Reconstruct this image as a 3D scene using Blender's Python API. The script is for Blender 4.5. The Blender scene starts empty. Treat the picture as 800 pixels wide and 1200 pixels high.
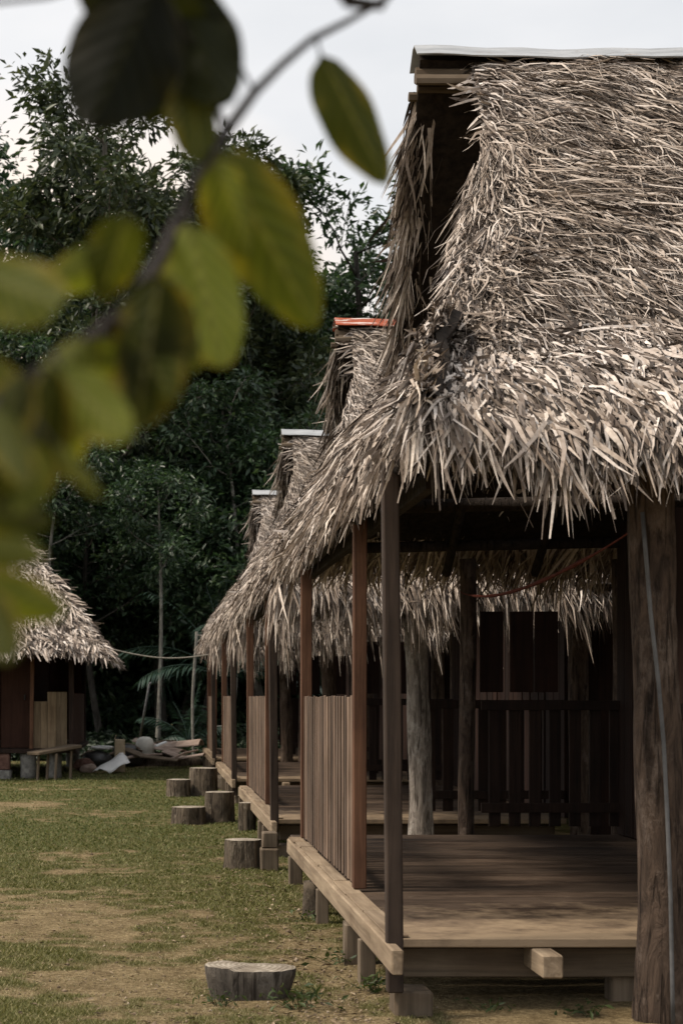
import bpy, bmesh, math, random
import numpy as np
from mathutils import Vector, Matrix

R = math.radians
random.seed(4)
rng = np.random.default_rng(11)
SC = bpy.context.scene
COL = SC.collection
EYE, FPX = 1.30, 2000.0


def at(px, py, Y):
    """a point of the place seen at photo pixel (px, py) at distance Y"""
    return np.array([(px - 180) * Y / FPX, Y, EYE + (816 - py) * Y / FPX])


# ------------------------------------------------------------------ materials
def new_mat(name):
    m = bpy.data.materials.new(name)
    m.use_nodes = True
    nt = m.node_tree
    nt.nodes.clear()
    return m, nt


def N(nt, typ, **kw):
    n = nt.nodes.new(typ)
    for k, v in kw.items():
        if k in n.inputs.keys():
            n.inputs[k].default_value = v
        else:
            setattr(n, k, v)
    return n


def ramp(nt, fac, stops):
    r = nt.nodes.new('ShaderNodeValToRGB')
    e = r.color_ramp.elements
    while len(e) < len(stops):
        e.new(0.5)
    for i, (p, c) in enumerate(stops):
        e[i].position = p
        e[i].color = (c[0], c[1], c[2], 1)
    nt.links.new(fac, r.inputs[0])
    return r.outputs[0]


def mixc(nt, a, b, fac, mode='MIX'):
    m = nt.nodes.new('ShaderNodeMix')
    m.data_type = 'RGBA'
    m.blend_type = mode
    for v, i in ((fac, 0), (a, 6), (b, 7)):
        if isinstance(v, (int, float)):
            m.inputs[i].default_value = v
        elif isinstance(v, (tuple, list)):
            m.inputs[i].default_value = (v[0], v[1], v[2], 1)
        else:
            nt.links.new(v, m.inputs[i])
    return m.outputs[2]


def math_(nt, op, a, b=0.0):
    m = nt.nodes.new('ShaderNodeMath')
    m.operation = op
    for i, v in enumerate((a, b)):
        if isinstance(v, (int, float)):
            m.inputs[i].default_value = v
        else:
            nt.links.new(v, m.inputs[i])
    return m.outputs[0]


def noise(nt, vec, scale, detail=4, rough=0.55, dist=0.0):
    n = N(nt, 'ShaderNodeTexNoise')
    n.inputs['Scale'].default_value = scale
    n.inputs['Detail'].default_value = detail
    n.inputs['Roughness'].default_value = rough
    n.inputs['Distortion'].default_value = dist
    if vec is not None:
        nt.links.new(vec, n.inputs['Vector'])
    return n.outputs['Fac']


def obj_vec(nt, scale=(1, 1, 1), rnd=True):
    tc = N(nt, 'ShaderNodeTexCoord')
    mp = N(nt, 'ShaderNodeMapping')
    mp.inputs['Scale'].default_value = scale
    nt.links.new(tc.outputs['Object'], mp.inputs['Vector'])
    if rnd:
        oi = N(nt, 'ShaderNodeObjectInfo')
        s = math_(nt, 'MULTIPLY', oi.outputs['Random'], 37.0)
        c = N(nt, 'ShaderNodeCombineXYZ')
        for i in range(3):
            nt.links.new(s, c.inputs[i])
        nt.links.new(c.outputs[0], mp.inputs['Location'])
    return mp.outputs[0]


def island(nt):
    return N(nt, 'ShaderNodeNewGeometry').outputs['Random Per Island']


def finish(nt, col, rough=0.8, spec=0.25, bump=None, bstr=0.4, bdist=0.01, metal=0.0, transl=None):
    p = N(nt, 'ShaderNodeBsdfPrincipled')
    if isinstance(col, (tuple, list)):
        p.inputs['Base Color'].default_value = (col[0], col[1], col[2], 1)
    else:
        nt.links.new(col, p.inputs['Base Color'])
    if isinstance(rough, (int, float)):
        p.inputs['Roughness'].default_value = rough
    else:
        nt.links.new(rough, p.inputs['Roughness'])
    p.inputs['Specular IOR Level'].default_value = spec
    p.inputs['Metallic'].default_value = metal
    if bump is not None:
        b = N(nt, 'ShaderNodeBump')
        b.inputs['Strength'].default_value = bstr
        b.inputs['Distance'].default_value = bdist
        nt.links.new(bump, b.inputs['Height'])
        nt.links.new(b.outputs[0], p.inputs['Normal'])
    out = N(nt, 'ShaderNodeOutputMaterial')
    if transl:
        t = N(nt, 'ShaderNodeBsdfTranslucent')
        tint = mixc(nt, col, transl[1], 1.0, 'MULTIPLY')
        nt.links.new(tint, t.inputs[0])
        ms = N(nt, 'ShaderNodeMixShader')
        ms.inputs[0].default_value = transl[0]
        nt.links.new(p.outputs[0], ms.inputs[1])
        nt.links.new(t.outputs[0], ms.inputs[2])
        nt.links.new(ms.outputs[0], out.inputs[0])
    else:
        nt.links.new(p.outputs[0], out.inputs[0])


def wood(name, dark, light, axis=2, grain=28, stain=(0.5, 0.45, 0.4), stain_amt=0.6, bstr=0.5, rough=0.82, var=0.5):
    m, nt = new_mat(name)
    s = [1.0, 1.0, 1.0]
    s[axis] = 0.05
    v = obj_vec(nt, s)
    g = noise(nt, v, grain, 6, 0.65, 0.6)
    base = ramp(nt, g, [(0.28, dark), (0.72, light)])
    v2 = obj_vec(nt)
    st = noise(nt, v2, 2.6, 5, 0.6)
    st = ramp(nt, st, [(0.42, (0, 0, 0)), (0.66, (1, 1, 1))])
    f = math_(nt, 'MULTIPLY', st, stain_amt)
    base = mixc(nt, base, mixc(nt, base, stain, 1.0, 'MULTIPLY'), f)
    isl = island(nt)
    lo = 1.0 - var * 0.5
    hi = 1.0 + var * 0.35
    vv = ramp(nt, isl, [(0.0, (lo, lo, lo)), (1.0, (hi, hi * 0.98, hi * 0.95))])
    base = mixc(nt, base, vv, 1.0, 'MULTIPLY')
    finish(nt, base, rough, 0.25, g, bstr, 0.006)
    return m


def bark(name, c0, c1, patch, scale=16, bstr=0.9):
    m, nt = new_mat(name)
    v = obj_vec(nt, (1, 1, 0.28))
    g = noise(nt, v, scale, 7, 0.7, 1.2)
    base = ramp(nt, g, [(0.3, c0), (0.68, c1)])
    v2 = obj_vec(nt, (1, 1, 0.6))
    p = noise(nt, v2, 7, 6, 0.7)
    p = ramp(nt, p, [(0.53, (0, 0, 0)), (0.66, (1, 1, 1))])
    base = mixc(nt, base, patch, math_(nt, 'MULTIPLY', p, 0.75))
    cr = noise(nt, obj_vec(nt, (1, 1, 0.08)), scale * 2.2, 3, 0.6, 0.8)
    cr = ramp(nt, cr, [(0.36, (0.25, 0.23, 0.21)), (0.46, (1, 1, 1))])
    base = mixc(nt, base, cr, 0.8, 'MULTIPLY')
    finish(nt, base, 0.9, 0.2, math_(nt, 'ADD', math_(nt, 'ADD', g, math_(nt, 'MULTIPLY', p, 0.25)), math_(nt, 'MULTIPLY', cr, 0.4)), bstr, 0.03)
    return m


def thatch(name, stops):
    m, nt = new_mat(name)
    isl = island(nt)
    c = ramp(nt, isl, stops)
    v = obj_vec(nt)
    n1 = noise(nt, v, 1.3, 3)
    n1 = ramp(nt, n1, [(0.35, (0.82, 0.79, 0.76)), (0.65, (1.1, 1.1, 1.12))])
    c = mixc(nt, c, n1, 1.0, 'MULTIPLY')
    n2 = noise(nt, v, 42, 2)
    n2 = ramp(nt, n2, [(0.35, (0.68, 0.64, 0.6)), (0.6, (1, 1, 1))])
    c = mixc(nt, c, n2, 0.8, 'MULTIPLY')
    finish(nt, c, 0.7, 0.25)
    return m


def leafmat(name, stops, transl=0.3, tint=(1.4, 1.5, 0.6), rough=0.5, spec=0.3):
    m, nt = new_mat(name)
    c = ramp(nt, island(nt), stops)
    finish(nt, c, rough, spec, transl=(transl, tint))
    return m


def plain(name, c0, c1, scale=8, rough=0.7, spec=0.3, bstr=0.3, metal=0.0, coords=(1, 1, 1)):
    m, nt = new_mat(name)
    g = noise(nt, obj_vec(nt, coords), scale, 6, 0.65)
    finish(nt, ramp(nt, g, [(0.35, c0), (0.65, c1)]), rough, spec, g, bstr, 0.006, metal)
    return m


M = {}
M['thatch'] = thatch('dry palm thatch', [(0.0, (0.028, 0.021, 0.016)), (0.32, (0.12, 0.094, 0.076)), (0.50, (0.40, 0.335, 0.28)),
                                         (0.78, (0.61, 0.54, 0.475)), (1.0, (0.82, 0.75, 0.68))])
M['fringe'] = thatch('hanging palm leaves', [(0.0, (0.07, 0.052, 0.04)), (0.3, (0.28, 0.225, 0.18)), (0.65, (0.53, 0.45, 0.375)),
                                             (1.0, (0.77, 0.69, 0.60))])
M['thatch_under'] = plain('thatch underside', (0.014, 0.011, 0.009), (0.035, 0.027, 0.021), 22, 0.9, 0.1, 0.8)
M['post_grey'] = wood('weathered grey post wood', (0.02, 0.014, 0.011), (0.07, 0.049, 0.037), 2, 30)
M['post_brown'] = wood('red brown post wood', (0.058, 0.028, 0.017), (0.18, 0.092, 0.054), 2, 30, stain=(0.45, 0.42, 0.42))
M['rail'] = wood('slat wood', (0.07, 0.048, 0.036), (0.27, 0.195, 0.145), 2, 34, var=1.0)
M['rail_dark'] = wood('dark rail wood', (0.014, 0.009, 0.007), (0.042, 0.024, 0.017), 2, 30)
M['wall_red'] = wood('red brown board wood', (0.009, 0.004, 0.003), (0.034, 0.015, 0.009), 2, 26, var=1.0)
def deck_mat():
    m, nt = new_mat('worn floor boards')
    g = noise(nt, obj_vec(nt, (0.06, 1, 1)), 24, 6, 0.65, 0.6)
    c = ramp(nt, g, [(0.28, (0.05, 0.035, 0.026)), (0.72, (0.135, 0.096, 0.068))])
    st = noise(nt, obj_vec(nt, (0.5, 1, 1)), 3.2, 6, 0.65)
    c = mixc(nt, c, mixc(nt, c, (0.32, 0.28, 0.25), 1.0, 'MULTIPLY'), ramp(nt, st, [(0.40, (0, 0, 0)), (0.62, (1, 1, 1))]))
    # paler towards the open front: trodden dust, and daylight falloff painted into the colour
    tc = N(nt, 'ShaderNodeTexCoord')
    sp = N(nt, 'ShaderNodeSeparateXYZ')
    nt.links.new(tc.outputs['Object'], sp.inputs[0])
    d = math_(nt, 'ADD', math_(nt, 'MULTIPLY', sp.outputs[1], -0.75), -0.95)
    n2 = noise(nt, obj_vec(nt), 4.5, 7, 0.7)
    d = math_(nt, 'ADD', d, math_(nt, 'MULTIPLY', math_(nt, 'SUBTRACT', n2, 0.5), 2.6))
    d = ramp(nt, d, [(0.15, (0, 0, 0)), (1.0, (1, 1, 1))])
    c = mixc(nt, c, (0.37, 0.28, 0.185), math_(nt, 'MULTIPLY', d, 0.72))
    sc = noise(nt, obj_vec(nt, (0.2, 1, 1)), 70, 3, 0.7)
    c = mixc(nt, c, (0.30, 0.25, 0.19), math_(nt, 'MULTIPLY', ramp(nt, sc, [(0.62, (0, 0, 0)), (0.72, (1, 1, 1))]), 0.35))
    isl = ramp(nt, island(nt), [(0, (0.68, 0.67, 0.66)), (1, (1.15, 1.13, 1.10))])
    c = mixc(nt, c, isl, 1.0, 'MULTIPLY')
    finish(nt, c, 0.6, 0.25, g, 0.4, 0.005)
    return m


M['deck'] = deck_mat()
M['beam'] = wood('pale sawn beam', (0.15, 0.108, 0.072), (0.40, 0.315, 0.22), 1, 22, stain=(0.6, 0.55, 0.5), var=0.2)
M['joist'] = wood('joist wood', (0.09, 0.07, 0.05), (0.2, 0.155, 0.11), 0, 22)
M['support'] = wood('support post wood', (0.085, 0.066, 0.047), (0.23, 0.18, 0.13), 2, 20)
M['log'] = bark('rough log bark', (0.024, 0.017, 0.013), (0.12, 0.083, 0.06), (0.175, 0.135, 0.108), 15)
M['log_pale'] = bark('pale peeling log', (0.09, 0.072, 0.058), (0.42, 0.37, 0.32), (0.60, 0.55, 0.49), 16)
M['stump'] = bark('stump bark', (0.025, 0.02, 0.015), (0.17, 0.133, 0.095), (0.24, 0.2, 0.15), 13)
M['stump_grey'] = bark('grey weathered stump side', (0.045, 0.039, 0.033), (0.155, 0.132, 0.108), (0.21, 0.185, 0.155), 9)
M['pole'] = bark('thin roof pole', (0.016, 0.012, 0.01), (0.045, 0.034, 0.027), (0.06, 0.047, 0.037), 14)
def old_metal():
    m, nt = new_mat('dull zinc sheet')
    n = noise(nt, obj_vec(nt, (0.6, 3, 3)), 6, 6, 0.65)
    c = ramp(nt, n, [(0.3, (0.25, 0.262, 0.275)), (0.55, (0.37, 0.385, 0.40)), (0.7, (0.42, 0.43, 0.44))])
    r = noise(nt, obj_vec(nt, (1, 2, 4)), 9, 6, 0.7)
    c = mixc(nt, c, (0.20, 0.15, 0.12), ramp(nt, r, [(0.60, (0, 0, 0)), (0.72, (0.8, 0.8, 0.8))]))
    finish(nt, c, 0.5, 0.5, n, 0.3, 0.006)
    return m


M['metal'] = old_metal()
M['cable'] = plain('grey cable', (0.07, 0.07, 0.07), (0.13, 0.13, 0.13), 9, 0.6)
M['hammock'] = plain('red brown cloth', (0.07, 0.02, 0.014), (0.13, 0.038, 0.026), 30, 0.9, 0.1)
M['rope'] = plain('pale rope', (0.26, 0.24, 0.2), (0.40, 0.37, 0.31), 40, 0.9, 0.1)
M['pale_bark'] = bark('pale forest bark', (0.08, 0.077, 0.067), (0.24, 0.23, 0.20), (0.32, 0.31, 0.28), 6)
M['grey_bark'] = bark('grey forest bark', (0.07, 0.062, 0.052), (0.20, 0.185, 0.155), (0.27, 0.255, 0.22), 6)
M['dark_bark'] = bark('dark forest bark', (0.022, 0.02, 0.017), (0.07, 0.062, 0.052), (0.09, 0.085, 0.075), 6)
M['concrete'] = plain('rough concrete', (0.12, 0.115, 0.105), (0.25, 0.24, 0.215), 14, 0.9, 0.15, 0.8)
M['block_red'] = plain('fired clay', (0.09, 0.048, 0.037), (0.19, 0.11, 0.085), 16, 0.9, 0.15, 0.8)
M['sheet_white'] = plain('white plastic sheet', (0.74, 0.74, 0.73), (0.88, 0.88, 0.86), 6, 0.5, 0.4, 0.2)
M['card'] = plain('tan box', (0.42, 0.33, 0.22), (0.56, 0.45, 0.31), 9, 0.85)
M['bucket'] = plain('pale plastic', (0.55, 0.53, 0.47), (0.70, 0.68, 0.62), 9, 0.5)
M['black'] = plain('black plastic', (0.012, 0.012, 0.012), (0.035, 0.034, 0.032), 6, 0.45, 0.4)
M['plank_pink'] = wood('stripped palm bark', (0.24, 0.18, 0.15), (0.52, 0.42, 0.36), 0, 14, var=0.6)
M['half_wall'] = wood('pale plank wall', (0.095, 0.068, 0.042), (0.26, 0.195, 0.125), 2, 30, var=0.5)
M['door_red'] = wood('dark red door', (0.03, 0.012, 0.007), (0.06, 0.026, 0.016), 2, 22)


def cut_face():
    m, nt = new_mat('sawn log end')
    tc = N(nt, 'ShaderNodeTexCoord')
    w = N(nt, 'ShaderNodeTexWave', wave_type='RINGS', rings_direction='Z')
    w.inputs['Scale'].default_value = 14
    w.inputs['Distortion'].default_value = 3.5
    nt.links.new(tc.outputs['Object'], w.inputs['Vector'])
    c = ramp(nt, w.outputs['Fac'], [(0.1, (0.30, 0.26, 0.205)), (0.9, (0.47, 0.415, 0.34))])
    n = noise(nt, tc.outputs['Object'], 9, 6, 0.7)
    n = ramp(nt, n, [(0.38, (0.5, 0.47, 0.44)), (0.6, (1, 1, 1))])
    finish(nt, mixc(nt, c, n, 1.0, 'MULTIPLY'), 0.85, 0.2, n, 0.5, 0.005)
    return m


M['cut'] = cut_face()


def rusty():
    m, nt = new_mat('rust striped sheet')
    v = obj_vec(nt, (0.25, 3, 5))
    n = noise(nt, v, 7, 4, 0.6)
    v2 = obj_vec(nt, (0.8, 1, 1))
    n2 = noise(nt, v2, 5, 5, 0.6)
    f = math_(nt, 'ADD', math_(nt, 'MULTIPLY', n, 0.7), math_(nt, 'MULTIPLY', n2, 0.35))
    c = ramp(nt, f, [(0.42, (0.66, 0.62, 0.58)), (0.46, (0.38, 0.085, 0.03)), (0.59, (0.26, 0.05, 0.02)), (0.63, (0.62, 0.56, 0.50))])
    finish(nt, c, 0.6, 0.35, n, 0.2, 0.004)
    return m


M['rusty'] = rusty()
JG = [(0.0, (0.012, 0.026, 0.014)), (0.5, (0.033, 0.064, 0.032)), (0.85, (0.06, 0.10, 0.048)), (1.0, (0.11, 0.155, 0.08))]
M['leaf_jungle'] = leafmat('jungle leaves', JG, 0.22, (1.3, 1.5, 0.8), 0.4, 0.45)
M['leaf_high'] = leafmat('high canopy leaves', [(0.0, (0.018, 0.030, 0.015)), (0.6, (0.045, 0.066, 0.032)), (1.0, (0.10, 0.125, 0.065))], 0.2,
                         (1.5, 1.4, 0.8), 0.45, 0.4)
M['leaf_under'] = leafmat('undergrowth leaves', [(0.0, (0.008, 0.014, 0.008)), (0.7, (0.022, 0.036, 0.018)), (1.0, (0.05, 0.075, 0.035))], 0.15, (1.2, 1.4, 0.8))
M['leaf_palm'] = leafmat('palm leaves', [(0.0, (0.02, 0.042, 0.033)), (1.0, (0.06, 0.10, 0.075))], 0.2, (1.2, 1.4, 0.9), 0.35, 0.5)
M['leaf_weed'] = leafmat('weed leaves', [(0.0, (0.025, 0.042, 0.014)), (1.0, (0.075, 0.10, 0.035))], 0.25)


def big_leaf():
    m, nt = new_mat('broad olive leaf')
    uv = N(nt, 'ShaderNodeUVMap')
    sep = N(nt, 'ShaderNodeSeparateXYZ')
    nt.links.new(uv.outputs[0], sep.inputs[0])
    # side veins and midrib from the leaf's own coordinates
    au = math_(nt, 'ABSOLUTE', sep.outputs[0])
    vein = math_(nt, 'ADD', math_(nt, 'MULTIPLY', sep.outputs[1], 46.0), math_(nt, 'MULTIPLY', au, -14.0))
    vein = math_(nt, 'SINE', vein)
    vr = ramp(nt, math_(nt, 'ADD', math_(nt, 'MULTIPLY', vein, 0.5), 0.5), [(0.0, (0.74, 0.76, 0.7)), (0.8, (1, 1, 1)), (1.0, (1.22, 1.22, 1.0))])
    oi = N(nt, 'ShaderNodeObjectInfo')
    body = oi.outputs['Color']
    c = mixc(nt, body, vr, 1.0, 'MULTIPLY')
    n = noise(nt, obj_vec(nt), 26, 4, 0.6)
    edge = math_(nt, 'MULTIPLY', ramp(nt, au, [(0.5, (0, 0, 0)), (1.0, (1, 1, 1))]), ramp(nt, n, [(0.45, (0, 0, 0)), (0.6, (1, 1, 1))]))
    c = mixc(nt, c, (0.25, 0.19, 0.03), math_(nt, 'MULTIPLY', math_(nt, 'MULTIPLY', edge, 0.7), oi.outputs['Alpha']))
    mid = ramp(nt, au, [(0.02, (1, 1, 1)), (0.09, (0, 0, 0))])
    c = mixc(nt, c, (0.20, 0.19, 0.07), math_(nt, 'MULTIPLY', math_(nt, 'MULTIPLY', mid, 0.5), oi.outputs['Alpha']))
    finish(nt, c, 0.55, 0.1, vein, 0.3, 0.002, transl=(0.42, (1.9, 1.85, 0.5)))
    return m


M['big_leaf'] = big_leaf()
M['twig'] = plain('twig bark', (0.012, 0.009, 0.007), (0.03, 0.022, 0.017), 120, 0.8)


def ground_mat(name, is_blade):
    m, nt = new_mat(name)
    at_ = N(nt, 'ShaderNodeAttribute', attribute_name='grass')
    tc = N(nt, 'ShaderNodeTexCoord')
    if is_blade:
        c = ramp(nt, island(nt), [(0.0, (0.075, 0.08, 0.024)), (0.5, (0.15, 0.15, 0.046)), (0.8, (0.235, 0.21, 0.085)), (1.0, (0.36, 0.30, 0.165))])
        dry = ramp(nt, island(nt), [(0.0, (0.16, 0.125, 0.068)), (1.0, (0.46, 0.375, 0.235))])
        sp = N(nt, 'ShaderNodeSeparateXYZ')
        nt.links.new(tc.outputs['Object'], sp.inputs[0])
        lush = math_(nt, 'MULTIPLY', math_(nt, 'SUBTRACT', sp.outputs[1], 10.0), 0.14)
        lush = ramp(nt, lush, [(0.0, (0, 0, 0)), (1.0, (1, 1, 1))])
        green = ramp(nt, island(nt), [(0.0, (0.045, 0.065, 0.018)), (0.6, (0.095, 0.125, 0.034)), (1.0, (0.20, 0.20, 0.075))])
        c = mixc(nt, c, green, math_(nt, 'MULTIPLY', lush, 0.8))
        c = mixc(nt, dry, c, at_.outputs['Fac'])
        finish(nt, c, 0.6, 0.25, transl=(0.2, (1.2, 1.3, 0.7)))
    else:
        n1 = noise(nt, tc.outputs['Object'], 5.0, 8, 0.7)
        n2 = noise(nt, tc.outputs['Object'], 38.0, 6, 0.75)
        n3 = noise(nt, tc.outputs['Object'], 150.0, 3, 0.7)
        soil = ramp(nt, n1, [(0.3, (0.205, 0.15, 0.078)), (0.7, (0.43, 0.335, 0.19))])
        soil = mixc(nt, soil, mixc(nt, ramp(nt, n2, [(0.36, (0.42, 0.40, 0.36)), (0.60, (1.1, 1.1, 1.1))]), ramp(nt, n3, [(0.36, (0.6, 0.58, 0.55)), (0.6, (1.1, 1.1, 1.1))]), 1.0, 'MULTIPLY'), 1.0, 'MULTIPLY')
        turf = ramp(nt, n2, [(0.3, (0.055, 0.053, 0.02)), (0.7, (0.165, 0.15, 0.058))])
        f = math_(nt, 'ADD', at_.outputs['Fac'], math_(nt, 'MULTIPLY', math_(nt, 'SUBTRACT', n2, 0.5), 1.3))
        f = ramp(nt, f, [(0.3, (0, 0, 0)), (0.65, (1, 1, 1))])
        c = mixc(nt, soil, turf, f)
        h = math_(nt, 'ADD', n2, math_(nt, 'MULTIPLY', n3, 0.5))
        finish(nt, c, 0.95, 0.1, h, 0.9, 0.02)
    return m


M['litter'] = thatch('dead leaves', [(0.0, (0.06, 0.042, 0.025)), (0.6, (0.22, 0.165, 0.10)), (1.0, (0.38, 0.30, 0.20))])
M['ground'] = ground_mat('trodden yard earth', False)
M['blade'] = ground_mat('short yard grass', True)


# ------------------------------------------------------------------ mesh helpers
def tag(o, label=None, cat=None, group=None, kind=None):
    if label: o['label'] = label
    if cat: o['category'] = cat
    if group: o['group'] = group
    if kind: o['kind'] = kind
    return o


def link(name, me, mat=None, parent=None, loc=(0, 0, 0)):
    o = bpy.data.objects.new(name, me)
    if mat is not None:
        me.materials.append(mat)
    COL.objects.link(o)
    o.parent = parent
    o.location = loc
    return o


def empty(name, loc):
    o = bpy.data.objects.new(name, None)
    o.empty_display_size = 0.2
    COL.objects.link(o)
    o.location = loc
    return o


def copy_tree(o, parent=None):
    c = o.copy()
    COL.objects.link(c)
    c.parent = parent
    for ch in list(o.children):
        copy_tree(ch, c)
    return c


class MB:
    """collects shapes and links them as one mesh object; off is subtracted from every vertex"""

    def __init__(self, off=(0, 0, 0)):
        self.v, self.f, self.off = [], [], off

    def add(self, vs, fs):
        n = len(self.v)
        self.v.extend([tuple(p) for p in vs])
        self.f.extend([tuple(i + n for i in f) for f in fs])

    def box(self, x0, x1, y0, y1, z0, z1, bev=0.005, jit=0.0, mat=None):
        bm = bmesh.new()
        bmesh.ops.create_cube(bm, size=1.0)
        for v in bm.verts:
            v.co = Vector(((x0 + x1) / 2 + v.co.x * (x1 - x0), (y0 + y1) / 2 + v.co.y * (y1 - y0), (z0 + z1) / 2 + v.co.z * (z1 - z0)))
        if bev:
            bmesh.ops.bevel(bm, geom=bm.edges[:], offset=min(bev, 0.3 * min(x1 - x0, y1 - y0, z1 - z0)), segments=1, affect='EDGES')
        if jit:
            for v in bm.verts:
                v.co += Vector((random.uniform(-jit, jit), random.uniform(-jit, jit), random.uniform(-jit, jit)))
        if mat is not None:
            bm.transform(mat)
        bm.verts.index_update()
        self.add([v.co[:] for v in bm.verts], [[v.index for v in f.verts] for f in bm.faces])
        bm.free()

    def bar(self, a, b, w, h, bev=0.004, up=(0, 0, 1)):
        a, b = Vector(a), Vector(b)
        d = (b - a)
        L = d.length
        d.normalize()
        s = d.cross(Vector(up))
        if s.length < 1e-4:
            s = Vector((1, 0, 0))
        s.normalize()
        u = s.cross(d)
        m = Matrix((s, d, u)).transposed().to_4x4()
        m.translation = (a + b) / 2
        self.box(-w / 2, w / 2, -L / 2, L / 2, -h / 2, h / 2, bev, 0, m)

    def tube(self, pts, rad, sides=8, cap=True, noise_=0.0, rs=None):
        pts = [Vector(p) for p in pts]
        n = len(pts)
        if not isinstance(rad, (list, tuple)):
            rad = [rad] * n
        vs, fs = [], []
        ref = None
        ang_n = [random.uniform(-1, 1) for _ in range(sides)]
        for i, p in enumerate(pts):
            d = (pts[min(i + 1, n - 1)] - pts[max(i - 1, 0)]).normalized()
            if ref is None:
                ref = d.orthogonal().normalized()
            ref = (ref - d * ref.dot(d)).normalized()
            b = d.cross(ref)
            for k in range(sides):
                a = 2 * math.pi * k / sides
                r = rad[i] * (1 + noise_ * (ang_n[k] * 0.7 + random.uniform(-.5, .5)))
                vs.append(p + (ref * math.cos(a) + b * math.sin(a)) * r)
        for i in range(n - 1):
            for k in range(sides):
                k2 = (k + 1) % sides
                fs.append((i * sides + k, i * sides + k2, (i + 1) * sides + k2, (i + 1) * sides + k))
        if cap:
            fs.append(tuple(range(sides - 1, -1, -1)))
            fs.append(tuple((n - 1) * sides + k for k in range(sides)))
        self.add(vs, fs)

    def build(self, name, mat, parent=None, smooth=False, loc=(0, 0, 0)):
        me = bpy.data.meshes.new(name)
        ox, oy, oz = self.off
        me.from_pydata([(x - ox, y - oy, z - oz) for x, y, z in self.v], [], self.f)
        if smooth:
            me.shade_smooth()
        me.update()
        return link(name, me, mat, parent, loc)


def np_mesh(name, verts, faces, smooth=False):
    """verts (n,3) array, faces (m,k) array"""
    me = bpy.data.meshes.new(name)
    nv, (nf, k) = len(verts), faces.shape
    me.vertices.add(nv)
    me.vertices.foreach_set('co', np.ascontiguousarray(verts, dtype=np.float32).ravel())
    me.loops.add(nf * k)
    me.loops.foreach_set('vertex_index', np.ascontiguousarray(faces, dtype=np.int32).ravel())
    me.polygons.add(nf)
    me.polygons.foreach_set('loop_start', np.arange(0, nf * k, k, dtype=np.int32))
    me.polygons.foreach_set('loop_total', np.full(nf, k, dtype=np.int32))
    if smooth:
        me.polygons.foreach_set('use_smooth', np.ones(nf, dtype=bool))
    me.update(calc_edges=True)
    return me


def nrm(a):
    return a / np.maximum(np.linalg.norm(a, axis=-1, keepdims=True), 1e-9)


def ribbons(P, D, Nn, L, W, lift, droop, roll, twist, curl, tip=0.12):
    """a leaf strip for every row of P: 5 cross sections, gently wavy, ends from pointed to torn"""
    n = len(P)
    S = nrm(np.cross(D, Nn))
    ts = [0.0, 0.25, 0.52, 0.78, 1.0]
    ws = [0.7, 1.0, 0.95, 0.7, tip]
    torn = rng.uniform(0.2, 1.7, (n, 1)) ** 2
    wav = rng.normal(0, 0.05, (n, 1))
    ph = rng.uniform(0, 6.28, (n, 1))
    L, W, lift, droop, roll, twist, curl = [np.broadcast_to(x, n)[:, None] for x in (L, W, lift, droop, roll, twist, curl)]
    V = np.zeros((n, 10, 3))
    for i, (t, w) in enumerate(zip(ts, ws)):
        if i == 4:
            w = w * torn
        c = P + D * L * t + Nn * (lift * L * t) + S * (curl * L * t * t) + S * (wav * L * np.sin(ph + 5 * t)) + Nn * (wav * L * np.cos(2 * ph + 6 * t))
        c[:, 2] -= (droop * L * t * t)[:, 0]
        a = roll + twist * t
        s = S * np.cos(a) + Nn * np.sin(a)
        V[:, 2 * i] = c - s * W * w * 0.5
        V[:, 2 * i + 1] = c + s * W * w * 0.5
    V = V[V[:, 8, 2] - V[:, 0, 2] < 0.04]     # no strip points up off the roof
    n = len(V)
    base = (np.arange(n) * 10)[:, None, None]
    q = np.array([[0, 1, 3, 2], [2, 3, 5, 4], [4, 5, 7, 6], [6, 7, 9, 8]])[None]
    return V.reshape(-1, 3), (base + q).reshape(-1, 4)


class Strands:
    def __init__(self, off):
        self.V, self.F, self.n, self.off = [], [], 0, np.array(off)

    def add(self, V, F):
        self.V.append(V)
        self.F.append(F + self.n)
        self.n += len(V)

    def build(self, name, mat, parent):
        me = np_mesh(name, np.concatenate(self.V) - self.off, np.concatenate(self.F))
        return link(name, me, mat, parent)


def frame(surf, a, b, e=1e-3):
    P = surf(a, b)
    Ta = (surf(a + e, b) - P) / e
    Tb = (surf(a, b + e) - P) / e
    return P, nrm(Ta), nrm(Tb), nrm(np.cross(Ta, Tb))


def lump(x, y, s=1.0):
    return (np.sin(x * 3.1 * s + 1.3 * np.sin(y * 2.3 * s)) + np.sin(y * 4.7 * s + 1.7 * np.sin(x * 1.9 * s + 2)) + 0.6 * np.sin(x * 8.3 * s + y * 6.1 * s)) / 2.6


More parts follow.
